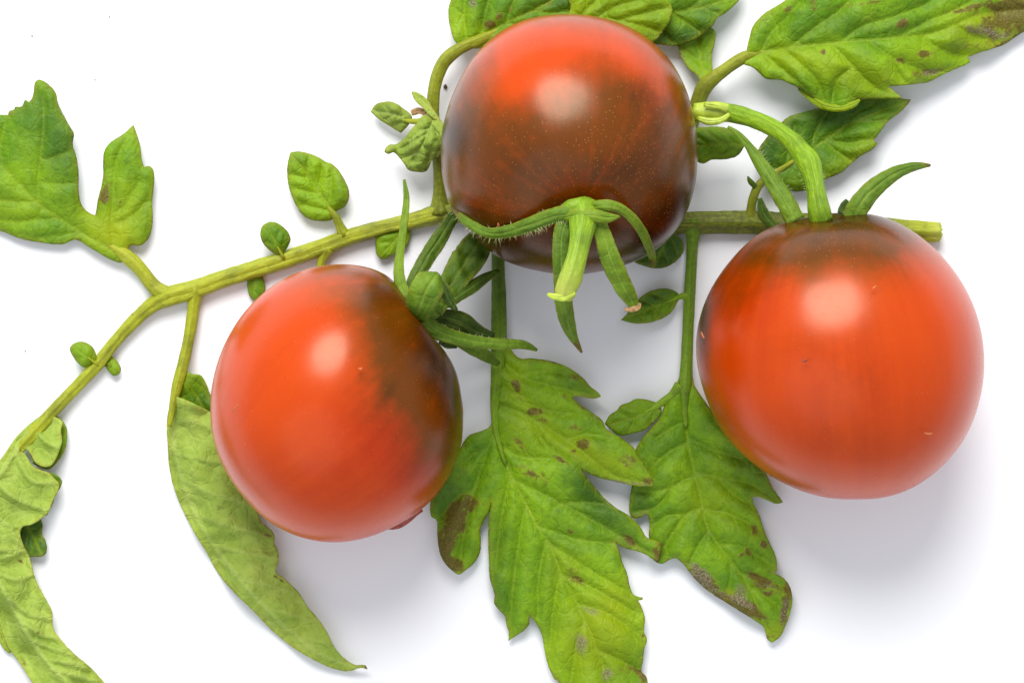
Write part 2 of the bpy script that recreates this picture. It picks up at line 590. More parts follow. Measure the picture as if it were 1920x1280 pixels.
F3.build(T3, {
    'brown': [(1585, 415, 150, 50, 0, 1.0), (1560, 470, 110, 55, 0, 0.6), (1520, 640, 90, 40, 0, .14), (1630, 600, 60, 60, 0, .1), (1480, 480, 60, 50, -30, 0.4), (1660, 470, 80, 40, 25, .5), (1395, 545, 16, 60, 25, .35), (1440, 520, 14, 60, 20, .3), (1590, 720, 70, 50, 0, .16), (1580, 830, 130, 50, 0, .12), (1500, 440, 80, 30, -25, 0.7), (1400, 480, 60, 26, -40, 0.6), (1318, 620, 16, 90, 0, 0.85), (1345, 560, 25, 50, 30, 0.5),
              (1700, 445, 60, 30, 25, 0.35), (1345, 790, 26, 60, -30, 0.4), (1480, 905, 80, 22, 20, 0.35)],
    'olive': [(1560, 470, 110, 45, 0, 0.75), (1640, 500, 40, 60, 0, 0.3), (1510, 500, 40, 50, 0, 0.4)],
    'dark': [(1600, 402, 110, 30, 5, 0.8), (1540, 440, 60, 24, -10, .3), (1316, 590, 12, 60, 0, 0.6), (1480, 425, 50, 16, -20, 0.35)],
    'red': [(1400, 560, 90, 90, 0, 0.45), (1600, 690, 100, 80, 0, 0.2), (1560, 800, 140, 70, 0, 0.15), (1640, 470, 60, 30, 0, 0.35)],
    'speck': [(1600, 440, 130, 40, 0, 0.40), (1480, 860, 90, 40, 20, 0.12)],
}, ((1555, 403), 1.2, 0.2))


# ------------------------------------------------------------------ tubes, ribbons, hairs
def tube(name, parent, pts, mat, seg=None, sides=18, ridge=0.05, dark=(0, 0), tip=(0, 0), lump=0.05, flat=1.0):
    """pts: (px, py, z of the axis in mm, radius in px)"""
    L = sum(math.dist(pts[i][:2], pts[i + 1][:2]) for i in range(len(pts) - 1))
    n = seg or max(8, int(L / 7))
    C = catmull(pts, n)
    pos = [W(c[0], c[1], c[2]) for c in C]
    vs, uvs, st = [], [], []
    ln = 0.0
    nprev = Vector((0, 0, 1))
    sd = random.random() * 50
    for i in range(n):
        t = (pos[min(i + 1, n - 1)] - pos[max(i - 1, 0)]).normalized()
        up = (nprev - t * nprev.dot(t))
        up.normalize()
        nprev = up
        sd_v = t.cross(up)
        if i:
            ln += (pos[i] - pos[i - 1]).length / MM
        r = max(C[i][3], 0.4) * 0.1 * MM * (1 + lump * noise.noise(Vector((ln * 0.35, sd, 0))))
        f = i / (n - 1)
        for k in range(sides):
            a = 2 * math.pi * k / sides
            rr = r * (1 + ridge * math.cos(5 * a + 0.15 * ln * 0.2) + ridge * 0.6 * noise.noise(Vector((ln * 0.8, a * 1.5, sd))))
            vs.append(pos[i] + up * (math.cos(a) * rr * flat) + sd_v * (math.sin(a) * rr))
            uvs.append((k / sides, ln))
            st.append((dark[0] + (dark[1] - dark[0]) * f, tip[0] + (tip[1] - tip[0]) * f ** 3, 0, 1))
    fs = []
    for i in range(n - 1):
        for k in range(sides):
            k2 = (k + 1) % sides
            fs.append((i * sides + k, i * sides + k2, (i + 1) * sides + k2, (i + 1) * sides + k))
    fs.append(tuple(range(sides))[::-1])
    fs.append(tuple((n - 1) * sides + k for k in range(sides)))
    me = bpy.data.meshes.new(name)
    me.from_pydata(vs, [], fs)
    smooth(me)
    uvl = me.uv_layers.new(name='uv')
    for lp in me.loops:
        uvl.data[lp.index].uv = uvs[lp.vertex_index]
    set_attr(me, 'st', st)
    return link(name, me, mat, parent)


def add_solid(o, t=0.25):
    md = o.modifiers.new('thickness', 'SOLIDIFY')
    md.thickness = t * MM
    md.offset = 0


def ribbon(name, parent, pts, mat, cup=0.35, roll=0.0, twist=0.0, thick=0.32, m=15, dark=0.0, yel=0.0, wav=0.25, fruit=None, lift=0.8, tipbrown=0.0, n=None):
    """a sepal: tapering strip with an arched cross-section; pts (px, py, z, halfwidth px)"""
    if fruit is not None:
        pts = [(p[0], p[1], fruit.z(p[0], p[1], lift) if p[2] is None else p[2], p[3]) for p in pts]
    L = sum(math.dist(pts[i][:2], pts[i + 1][:2]) for i in range(len(pts) - 1))
    n = n or max(14, int(L / 5))
    C = catmull(pts, n)
    pos = [W(c[0], c[1], c[2]) for c in C]
    vs, a1, a2 = [], [], []
    sd = random.random() * 90
    for i in range(n):
        t = (pos[min(i + 1, n - 1)] - pos[max(i - 1, 0)]).normalized()
        side = t.cross(Vector((0, 0, 1)))
        side.normalize()
        nrm = side.cross(t)
        f = i / (n - 1)
        a = math.radians(roll + twist * f)
        s2 = side * math.cos(a) + nrm * math.sin(a)
        n2 = nrm * math.cos(a) - side * math.sin(a)
        hw = max(C[i][3], 0.5) * 0.1 * MM
        for k in range(m):
            u = k / (m - 1) * 2 - 1
            e = 1 + 0.07 * noise.noise(Vector((i * 0.5, u * 2, sd)))
            wz = wav * hw * noise.noise(Vector((i * 0.22, u * 1.1, sd + 9)))
            vs.append(pos[i] + s2 * (u * hw * e) + n2 * (0.7 * cup * hw * (1 - u * u) - 0.16 * hw * math.exp(-(u / 0.16) ** 2) + wz + 0.10 * hw * noise.noise(Vector((u * 5.5, i * 0.15, sd + 3)))))
            v = max(math.exp(-(u / 0.10) ** 2), 0.5 * max(0, noise.noise(Vector((u * 6.5, i * 0.12, sd + 3)))) * 1.6)
            a1.append((v * 0.9, tipbrown * max(0, (f - 0.86) / 0.14), yel, 1))
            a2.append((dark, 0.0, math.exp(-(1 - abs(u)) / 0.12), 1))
    fs = []
    for i in range(n - 1):
        for k in range(m - 1):
            fs.append((i * m + k, i * m + k + 1, (i + 1) * m + k + 1, (i + 1) * m + k))
    me = bpy.data.meshes.new(name)
    me.from_pydata(vs, [], fs)
    smooth(me)
    set_attr(me, 'lf1', a1)
    set_attr(me, 'lf2', a2)
    o = link(name, me, mat, parent)
    add_solid(o, thick)
    o['_c'] = 0
    del o['_c']
    return o, C


def hairs(parent, C, count, length=(0.7, 1.4), edge=0.95, side=0, zoff=0.0, rad=0.035):
    """fine trichomes standing off a stalk or sepal; one joined part"""
    vs, fs = [], []
    n = len(C)
    for _ in range(count):
        i = random.randint(1, n - 2)
        s = side or random.choice((-1, 1))
        t = (C[i + 1][:2] - C[i - 1][:2])
        t = t / (np.linalg.norm(t) + 1e-9)
        nr = np.array((-t[1], t[0])) * s
        b = C[i][:2] + nr * C[i][3] * edge * random.uniform(0.75, 1.0)
        p = W(b[0], b[1], C[i][2] + zoff)
        d = Vector((nr[0] + t[0] * random.uniform(-.6, .6), -(nr[1] + t[1] * random.uniform(-.6, .6)), random.uniform(-.2, .9))).normalized()
        L = random.uniform(*length) * MM
        r = rad * MM
        x = d.orthogonal().normalized() * r
        y = d.cross(x)
        k = len(vs)
        bend = Vector((random.uniform(-.2, .2), random.uniform(-.2, .2), random.uniform(-.2, .2))) * L
        for a in range(3):
            vs.append(p + x * math.cos(a * 2.094) + y * math.sin(a * 2.094))
        for a in range(3):
            vs.append(p + d * L * .5 + bend * .3 + (x * math.cos(a * 2.094) + y * math.sin(a * 2.094)) * 0.7)
        vs.append(p + d * L + bend)
        for a in range(3):
            c2 = (a + 1) % 3
            fs.append((k + a, k + c2, k + 3 + c2, k + 3 + a))
            fs.append((k + 3 + a, k + 3 + c2, k + 6))
    me = bpy.data.meshes.new('hairs')
    me.from_pydata(vs, [], fs)
    o = link('hairs', me, M_HAIR, parent)
    o['kind'] = 'stuff'
    return o


# ------------------------------------------------------------------ leaf blades
def refine(poly, step=4.0, ser=0.5, seed=0.0):
    P = np.array(poly, float)
    n = len(P)
    T = np.zeros_like(P)
    for i in range(n):
        a = P[i] - P[i - 1]
        b = P[(i + 1) % n] - P[i]
        la, lb = np.linalg.norm(a), np.linalg.norm(b)
        ca = (a @ b) / (la * lb + 1e-9)
        if ca > 0.35:
            T[i] = (a / la + b / lb) * 0.5 * min(1, 1)
    out = []
    for i in range(n):
        p, q = P[i], P[(i + 1) % n]
        L = np.linalg.norm(q - p)
        k = max(1, int(round(L / step)))
        tp, tq = T[i], T[(i + 1) % n]
        d = (q - p) / (L + 1e-9)
        if not tp.any():
            tp = d
        if not tq.any():
            tq = d
        for j in range(k):
            t = j / k
            h = ((2 * t**3 - 3 * t**2 + 1) * p + (t**3 - 2 * t**2 + t) * L * tp
                 + (-2 * t**3 + 3 * t**2) * q + (t**3 - t**2) * L * tq)
            if j and ser:
                nn = noise.noise(Vector((h[0] * 0.13, h[1] * 0.13, seed))) * ser + noise.noise(Vector((h[0] * 0.4, h[1] * 0.4, seed))) * ser * .7
                h = h + np.array((-d[1], d[0])) * nn
            out.append(h)
    return np.array(out)


def seg_dist(Q, A, B):
    d = np.full(len(Q), 1e9)
    for a, b in zip(A, B):
        ab = b - a
        l2 = ab @ ab + 1e-9
        t = np.clip(((Q - a) @ ab) / l2, 0, 1)
        dd = np.hypot(*(Q - a - t[:, None] * ab).T)
        d = np.minimum(d, dd)
    return d


def inside(Q, poly):
    x, y = Q[:, 0], Q[:, 1]
    c = np.zeros(len(Q), bool)
    n = len(poly)
    for i in range(n):
        x1, y1 = poly[i]
        x2, y2 = poly[(i + 1) % n]
        cond = (y1 > y) != (y2 > y)
        with np.errstate(divide='ignore', invalid='ignore'):
            xi = (x2 - x1) * (y - y1) / (y2 - y1 + 1e-12) + x1
        c ^= cond & (x < xi)
    return c


def auto_veins(mid, poly, n, ang=50, reach=0.85):
    M = catmull(mid, 60)
    out = []
    for j in range(n):
        for s in (-1, 1):
            i = int((0.08 + 0.78 * (j + (0.3 if s > 0 else 0)) / n) * 59)
            t = M[min(i + 1, 59)] - M[max(i - 1, 0)]
            t = t / np.linalg.norm(t)
            p = M[i].copy()
            path = [p.copy()]
            a = math.radians(ang) * s
            for k in range(80):
                d = np.array((t[0] * math.cos(a) - t[1] * math.sin(a), t[0] * math.sin(a) + t[1] * math.cos(a)))
                p = p + d * 4
                a *= 0.975
                if not inside(p[None], poly)[0]:
                    break
                path.append(p.copy())
            path = path[:max(2, int(len(path) * reach))]
            if len(path) >= 2:
                out.append([tuple(q) for q in path])
    return out


def blade(name, parent, outline, mid, veins=None, z=((0, 0, 2),), mat=None, quilt=0.55, vw=13.0, wave=0.5, wscale=0.012,
          spots=(), yellow=(), dark=(), grey=(), dark0=0.0, yel0=0.0, step=4.0, ser=0.5, nveins=4, curl=0.0, curlw=18.0,
          thick=0.26, veinw=2.4, label=None, fold=0.0, vang=50, midw=3.2):
    """leaf blade: photo outline -> triangulated sheet with vein relief, own height and thickness"""
    mat = mat or M_TOP
    seed = random.random() * 100
    poly = refine(outline, step, ser, seed)
    mn, mx = poly.min(0), poly.max(0)
    xs = np.arange(mn[0], mx[0], step)
    ys = np.arange(mn[1], mx[1], step * 0.87)
    gx, gy = np.meshgrid(xs, ys)
    gx[1::2] += step / 2
    Q = np.stack([gx.ravel(), gy.ravel()], 1) + rng.uniform(-.2, .2, (gx.size, 2)) * step
    Q = Q[inside(Q, poly)]
    nxt = np.roll(poly, -1, 0)
    if len(Q):
        Q = Q[seg_dist(Q, poly, nxt) > step * 0.6]
    nP = len(poly)
    V = [Vector(p) for p in np.vstack([poly, Q])]
    r = delaunay_2d_cdt(V, [], [list(range(nP))], 1, 1e-4)
    X = np.array([(v.x, v.y) for v in r[0]])
    faces = [tuple(f) for f in r[2]]
    M = catmull(mid, 30)
    if veins is None:
        veins = auto_veins(mid, poly, nveins, vang)
    dm = seg_dist(X, M[:-1], M[1:])
    dv = np.full(len(X), 1e9)
    for v in veins:
        C = catmull(v, 16)
        dv = np.minimum(dv, seg_dist(X, C[:-1], C[1:]))
    de = seg_dist(X, poly, nxt)
    zc = np.array(z, float)
    if len(zc) == 1:
        Z = np.full(len(X), zc[0, 2])
    else:
        d2 = (X[:, None, 0] - zc[None, :, 0]) ** 2 + (X[:, None, 1] - zc[None, :, 1]) ** 2 + 300.0
        w = 1 / d2 ** 1.5
        Z = (w * zc[:, 2]).sum(1) / w.sum(1)
    dd = np.minimum(dm * 0.9, dv)
    fade = np.clip(de / 14, 0, 1) * 0.75 + 0.25
    Z = Z + 1.6 * quilt * fade * (1 - np.exp(-(dd / (0.85 * vw)) ** 1.2)) + fold * dm * 0.1
    Z = Z + curl * np.exp(-de / curlw)
    wv = np.array([nz(x, y, wscale, seed) + 0.45 * nz(x, y, wscale * 3.1, seed + 5) for x, y in X])
    Z = Z + wave * wv
    Z = np.maximum(Z, 0.25)
    vs = [W(x, y, zz) for (x, y), zz in zip(X, Z)]
    # keep faces pointing up
    ff = []
    for f in faces:
        a, b_, c = X[f[0]], X[f[1]], X[f[2]]
        cr = (b_[0] - a[0]) * (c[1] - a[1]) - (b_[1] - a[1]) * (c[0] - a[0])
        ff.append(f if cr < 0 else f[::-1])
    me = bpy.data.meshes.new(name)
    me.from_pydata(vs, [], ff)
    smooth(me)

    def field(lst, base=0.0):
        o = np.full(len(X), base)
        for s in lst:
            if len(s) == 4:
                x, y, r_, w = s
                rx = ry = r_
                rot = 0
            else:
                x, y, rx, ry, rot, w = s
            a = math.radians(rot)
            dx, dy = X[:, 0] - x, X[:, 1] - y
            u = (dx * math.cos(a) + dy * math.sin(a)) / rx
            v = (-dx * math.sin(a) + dy * math.cos(a)) / ry
            o = o + w * np.exp(-(u * u + v * v) ** 1.3)
        return np.clip(o, 0, 1)
    vein = np.clip(np.exp(-(dm / midw) ** 2) + 0.62 * np.exp(-(dv / veinw) ** 2), 0, 1)
    one = np.ones(len(X))
    set_attr(me, 'lf1', np.stack([vein, field(spots), field(yellow, yel0), one], 1))
    set_attr(me, 'lf2', np.stack([field(dark, dark0), field(grey), np.exp(-de / 4.5), one], 1))
    o = link(name, me, mat, parent)
    add_solid(o, thick)
    if label:
        o['label'] = label

    def zat(px, py):
        i = np.argmin((X[:, 0] - px) ** 2 + (X[:, 1] - py) ** 2)
        return float(Z[i])
    return o, zat


def rib(parent, path, zat, r0, r1, lift=0.05, name='midrib'):
    C = catmull(path, max(6, len(path) * 3))
    n = len(C)
    pts = [(c[0], c[1], zat(c[0], c[1]) + lift, r0 + (r1 - r0) * i / (n - 1)) for i, c in enumerate(C)]
    return tube(name, parent, pts, M_RIB, sides=8, ridge=0, lump=0.1, flat=0.8)


# ================================================================== THE LEAFY STEM
B = thing('tomato_branch', 'cut green tomato stem with many leaflets, running under and between the three tomatoes', 'branch', W(960, 470, 0))

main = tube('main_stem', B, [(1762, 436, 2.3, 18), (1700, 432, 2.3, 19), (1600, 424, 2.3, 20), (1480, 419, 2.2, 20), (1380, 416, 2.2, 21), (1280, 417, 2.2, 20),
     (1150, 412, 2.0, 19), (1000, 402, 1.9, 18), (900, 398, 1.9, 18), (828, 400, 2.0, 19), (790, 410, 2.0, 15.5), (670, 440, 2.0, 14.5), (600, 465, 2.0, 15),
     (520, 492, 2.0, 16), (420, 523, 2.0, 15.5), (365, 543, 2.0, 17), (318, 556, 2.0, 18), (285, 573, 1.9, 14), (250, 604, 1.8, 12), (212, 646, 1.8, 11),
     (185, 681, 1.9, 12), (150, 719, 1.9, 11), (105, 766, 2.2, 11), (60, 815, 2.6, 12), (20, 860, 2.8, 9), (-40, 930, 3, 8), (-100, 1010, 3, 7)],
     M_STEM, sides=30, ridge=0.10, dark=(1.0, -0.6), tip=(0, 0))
# darker right half: mottled pigment plus shade put into the colour; left half clean
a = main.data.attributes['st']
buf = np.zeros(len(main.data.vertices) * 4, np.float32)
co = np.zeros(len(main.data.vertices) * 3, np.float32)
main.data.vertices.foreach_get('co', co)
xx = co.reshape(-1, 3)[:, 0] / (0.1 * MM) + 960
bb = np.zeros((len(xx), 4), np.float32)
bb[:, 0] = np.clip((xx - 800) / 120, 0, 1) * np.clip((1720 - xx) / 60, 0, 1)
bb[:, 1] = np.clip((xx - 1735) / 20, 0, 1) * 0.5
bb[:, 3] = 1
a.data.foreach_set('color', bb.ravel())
hairs(main, catmull([(1480, 419, 2.2, 20), (1280, 417, 2.2, 20)], 40), 60, (0.3, 0.7))
# frayed end of the cut stem
for dy, L in ((-12, 1), (-6, 3), (0, 1), (6, 2), (11, 0), (3, 3)):
    tube('cut_fibre', main, [(1750, 436 + dy, 2.6, 5), (1762 + L * .5, 436 + dy, 2.6, 4), (1764 + L, 437 + dy, 2.5, 2)], M_PITH, sides=8, seg=8)
tube('leaf_stub', main, [(612, 466, 2, 16), (608, 478, 2, 11), (603, 490, 1.9, 8), (600, 505, 1.8, 7)], M_STEM)
tube('thorn', main, [(252, 592, 2.3, 1.8), (249, 589.5, 2.6, 1.0), (246, 587, 2.8, 0.4)], M_TIP, sides=6, seg=6)


def leaflet(label=None):
    o = bpy.data.objects.new('leaflet', None)
    o.empty_display_size = 0.003
    COL.objects.link(o)
    o.parent = B
    o.matrix_parent_inverse = parent_world(B).inverted()
    if label:
        o['label'] = label
    return o


# ---- large leaflet at the left edge
Lf = leaflet('broad two-lobed leaflet cut off by the left edge')
tube('petiolule', Lf, [(318, 556, 2.0, 17), (290, 538, 2.1, 14), (262, 503, 2.4, 13), (236, 479, 2.4, 13), (212, 464, 2.2, 9), (170, 440, 2.2, 3), (130, 417, 1.8, 1)], M_STEM)
blade('blade', Lf, [(0, 216), (16, 216), (17, 210), (27, 206), (29, 201), (40, 201), (44, 196), (47, 187), (54, 192), (60, 186), (64, 170), (67, 154), (73, 150),
     (85, 155), (99, 167), (105, 177), (107, 190), (111, 202), (122, 222), (132, 240), (138, 251), (136, 270), (142, 290), (146, 315), (147, 340), (147, 360),
     (151, 380), (160, 394), (172, 402), (179, 404), (181, 397), (184, 375), (190, 352), (194, 330), (194, 305), (196, 285), (205, 270), (220, 259), (235, 249),
     (250, 234), (254, 245), (260, 265), (264, 285), (265, 299), (270, 314), (280, 312), (287, 320), (289, 332), (287, 357), (285, 380), (286, 407), (284, 430),
     (276, 450), (262, 460), (246, 459), (238, 470), (244, 484), (228, 492), (212, 488), (172, 466), (140, 449), (120, 457), (80, 455), (40, 447), (0, 432),
     (-40, 420), (-110, 396), (-150, 340), (-110, 262), (-50, 225)],
     [(240, 484), (200, 462), (150, 434), (110, 408), (70, 380), (5, 315), (-90, 270)],
     [[(70, 380), (72, 330), (78, 280), (82, 230), (80, 180)], [(214, 466), (210, 420), (211, 382), (220, 295), (249, 240)], [(110, 408), (70, 412), (20, 415), (-40, 405)],
      [(5, 315), (2, 270), (10, 230)], [(150, 434), (120, 440), (70, 447)], [(212, 400), (235, 385), (262, 340)], [(211, 420), (240, 410), (275, 380)], [(70, 380), (30, 378), (-40, 370)],
      [(78, 300), (100, 295), (130, 285)], [(74, 340), (105, 345), (140, 345)]],
     z=((240, 480, 2.6), (150, 430, 2.6), (70, 160, 4.0), (140, 260, 4.5), (146, 340, 4.0), (250, 240, 3.0), (280, 380, 3.2), (60, 380, 3.0), (0, 430, 2.2), (0, 220, 3.5), (-100, 330, 3)),
     quilt=0.5, spots=[(198, 362, 8, 20, 15, 0.75), (200, 376, 10, 8, 20, .5), (226, 380, 4, 0.7), (126, 243, 3, .5), (4, 214, 20, 5, 0, .5)],
     dark=[(90, 220, 70, 110, -10, 0.5), (130, 300, 40, 90, 0, 0.4), (235, 300, 30, 60, 0, .25), (275, 400, 20, 60, 0, .35)],
     yellow=[(200, 440, 70, 35, 30, .75), (235, 400, 40, 60, 0, 0.5), (20, 390, 70, 50, 0, .3)], curl=-0.6)

# ---- small ovate leaflet above the stem
Lf = leaflet('small egg-shaped leaflet standing above the stem')
tube('petiolule', Lf, [(645, 441, 2.2, 13), (638, 425, 2.6, 8.5), (629, 406, 3.0, 7), (616, 388, 3.1, 3)], M_STEM)
blade('blade', Lf, [(545, 286), (562, 285), (580, 289), (597, 296), (612, 305), (620, 307), (632, 317), (642, 332), (651, 350), (654, 365), (652, 377), (646, 387),
     (635, 393), (627, 397), (629, 406), (620, 412), (602, 414), (582, 411), (570, 404), (557, 387), (549, 370), (542, 347), (539, 322), (541, 302)],
     [(628, 402), (605, 370), (575, 325), (546, 288)], z=((628, 402, 2.9), (546, 287, 3.4), (650, 360, 3.8), (545, 350, 3.2), (590, 350, 2.6)),
     quilt=0.6, vw=11, step=3, nveins=3, yel0=0.12, dark=[(640, 360, 22, 40, 0, .35), (560, 300, 20, 14, 0, .3)], spots=[(542, 320, 5, 20, 0, .35)], curl=-0.7, curlw=10)

# ---- round leaflets sitting on the stem
small = [
    ([(495, 422), (505, 417), (517, 418), (530, 426), (540, 437), (544, 449), (540, 460), (534, 470), (530, 480), (515, 475), (502, 465), (492, 452), (489, 440), (490, 430)],
     [(531, 482), (520, 462), (506, 432)], 4.6, 'small round leaflet on the upper side of the stem', dict(dark0=.12)),
    ([(707, 442), (715, 435), (732, 429), (750, 424), (765, 420), (770, 430), (767, 450), (762, 462), (752, 466), (740, 475), (725, 484), (715, 485), (707, 477), (705, 460)],
     [(766, 424), (745, 445), (714, 478)], 2.6, 'small oval leaflet below the stem behind a thin upright sepal', dict(yel0=.15)),
    ([(465, 517), (464, 530), (465, 540), (470, 557), (482, 566), (496, 545), (495, 530), (492, 517), (495, 505), (466, 512)],
     [(480, 507), (479, 530), (477, 560)], 1.8, 'small leaflet hanging below the stem by the left tomato', dict()),
    ([(132, 652), (140, 644), (152, 641), (165, 645), (175, 654), (179, 664), (180, 676), (172, 682), (157, 688), (147, 680), (137, 667)],
     [(181, 682), (165, 670), (140, 652)], 3.8, 'tiny round leaflet on the left of the thin lower stem', dict(dark0=.2)),
    ([(192, 677), (206, 668), (217, 675), (224, 685), (226, 694), (222, 701), (214, 704), (206, 697), (200, 689)],
     [(194, 674), (208, 686), (218, 700)], 2.4, 'tiny oval leaflet on the right of the thin lower stem', dict(dark0=.1)),
]
for ol, md, zz, lab, kw in small:
    Lf = leaflet(lab)
    c = np.mean(ol, 0)
    blade('blade', Lf, ol, md, z=((md[0][0], md[0][1], zz - 0.6), (c[0], c[1], zz), (md[-1][0], md[-1][1], zz + 0.3)), quilt=0.3, vw=9, step=2.5, nveins=2, wave=.3,
          curl=-0.9, curlw=8, ser=.3, midw=2, veinw=1.4, **kw)
    t = W(md[0][0], md[0][1], 2)
    sx = md[0]
    ex = md[1]
    tube('petiolule', Lf, [(sx[0] + (sx[0] - ex[0]) * .35, sx[1] + (sx[1] - ex[1]) * .35, 2.0, 5), (sx[0], sx[1], zz - 0.8, 3.5), (ex[0], ex[1], zz - .15, 1.2)], M_STEM, sides=10)

# ---- pale curled leaflet in the lower left corner, underside up
Lf = leaflet('pale rolled leaflet in the lower left corner, underside up with dark curled edges')
blade('upturned_edge', Lf, [(95, 782), (104, 779), (116, 787), (124, 800), (126, 818), (121, 845), (108, 865), (92, 879), (76, 876), (60, 868), (80, 840)],
      [(80, 800), (100, 830), (90, 870)], z=((110, 800, 1.6), (80, 860, 1.4), (124, 830, 2.2)), quilt=.2, step=3, nveins=2, dark0=.35, curl=.4)
blade('upturned_edge', Lf, [(91, 886), (103, 888), (116, 901), (114, 912), (104, 928), (98, 945), (88, 966), (70, 960), (70, 900)],
      [(80, 900), (100, 915), (110, 905)], z=((90, 930, 1.6), (112, 903, 3.5)), quilt=.2, step=3, nveins=2, dark0=.55)
blade('upturned_edge', Lf, [(38, 988), (60, 975), (76, 972), (80, 985), (78, 998), (86, 1015), (88, 1032), (82, 1041), (60, 1043), (50, 1044), (30, 1020)],
      [(50, 985), (65, 1010), (78, 1038)], z=((50, 1000, 0.9), (84, 1030, 2.4)), quilt=.2, step=3, nveins=2, dark0=.95)
_, za = blade('blade', Lf, [(78, 780), (97, 780), (108, 784), (116, 790), (114, 808), (116, 824), (112, 842), (104, 860), (94, 873), (80, 874), (66, 866), (58, 852), (50, 842), (40, 840),
     (36, 846), (44, 848), (52, 858), (60, 872), (78, 882), (91, 886), (101, 896), (110, 905), (108, 921), (99, 938), (89, 962), (80, 969), (70, 977), (58, 983), (44, 986),
     (38, 994), (40, 1010), (46, 1026), (54, 1042), (58, 1056), (63, 1073), (70, 1094), (84, 1120), (98, 1149), (99, 1175), (110, 1193), (135, 1221), (169, 1250), (194, 1278),
     (215, 1305), (210, 1340), (150, 1350), (100, 1325), (63, 1282), (38, 1243), (19, 1218), (8, 1195), (-4, 1160), (-40, 1120), (-70, 1040), (-70, 960), (-40, 900), (0, 862), (30, 820), (55, 795)],
     [(75, 785), (20, 860), (-20, 930), (-20, 1040), (20, 1130), (80, 1230), (170, 1320)],
     [[(30, 850), (60, 900), (105, 905)], [(-10, 900), (30, 935), (85, 955)], [(-15, 960), (20, 985), (60, 985)], [(-5, 1030), (35, 1032), (52, 1030)], [(0, 1075), (30, 1085), (66, 1075)],
      [(15, 1120), (55, 1150), (98, 1160)], [(40, 1165), (80, 1190), (110, 1195)], [(60, 1200), (100, 1215), (135, 1225)], [(85, 1235), (120, 1240), (160, 1250)], [(60, 800), (90, 830), (112, 840)],
      [(20, 985), (35, 1032), (5, 1045)], [(100, 1255), (140, 1265), (180, 1275)]],
     z=((78, 782, 3.2), (110, 830, 5.2), (60, 850, 4.2), (105, 905, 5.4), (40, 900, 6), (90, 950, 4.6), (40, 990, 4.6), (55, 1040, 3.4), (0, 1000, 7), (20, 1100, 6.5), (70, 1090, 3.6), (98, 1160, 2.6),
        (60, 1180, 6), (110, 1240, 5.4), (190, 1280, 2.2), (30, 1235, 2.2), (0, 1165, 2.2)),
     mat=M_UNDER, quilt=-0.8, vw=8, wave=1.0, veinw=2.0, spots=[(40, 1052, 8, 3, 30, .7), (75, 1185, 8, 4, 0, .3), (44, 1240, 5, 18, -30, .35)], dark=[(20, 950, 40, 30, 0, .3), (60, 1200, 50, 20, 30, .3)])
ribbon('rolled_margin', Lf, [(-8, 1165, 1.6, 6), (2, 1190, 1.4, 7), (12, 1212, 1.2, 5), (20, 1222, 1.0, 2)], M_UNDER, cup=.5, yel=.5)

# ---- long folded leaflet beside the left tomato, underside up
Lf = leaflet('long pale folded leaflet under the left tomato, underside up')
tube('petiolule', Lf, [(368, 540, 2, 18), (364, 566, 2, 12), (360, 600, 2.2, 11), (352, 645, 2.6, 10), (343, 685, 3.2, 11), (332, 725, 3.8, 10), (324, 760, 4.2, 7), (318, 800, 4.4, 4)], M_STEM)
blade('folded_base', Lf, [(336, 700), (348, 692), (358, 700), (375, 703), (386, 718), (393, 736), (410, 765), (425, 800), (400, 815), (360, 790), (326, 765), (326, 735)],
      [(340, 700), (370, 745), (400, 800)], [[(345, 705), (372, 720), (392, 745)], [(340, 720), (350, 755), (370, 785)]], z=((340, 710, 3.2), (390, 735, 2.0), (345, 755, 2.2), (400, 800, 1.2)),
      quilt=.5, step=3, dark=[(385, 750, 25, 30, 30, .7), (370, 712, 14, 10, 0, .3)], yellow=[(340, 720, 15, 25, 0, .3)])
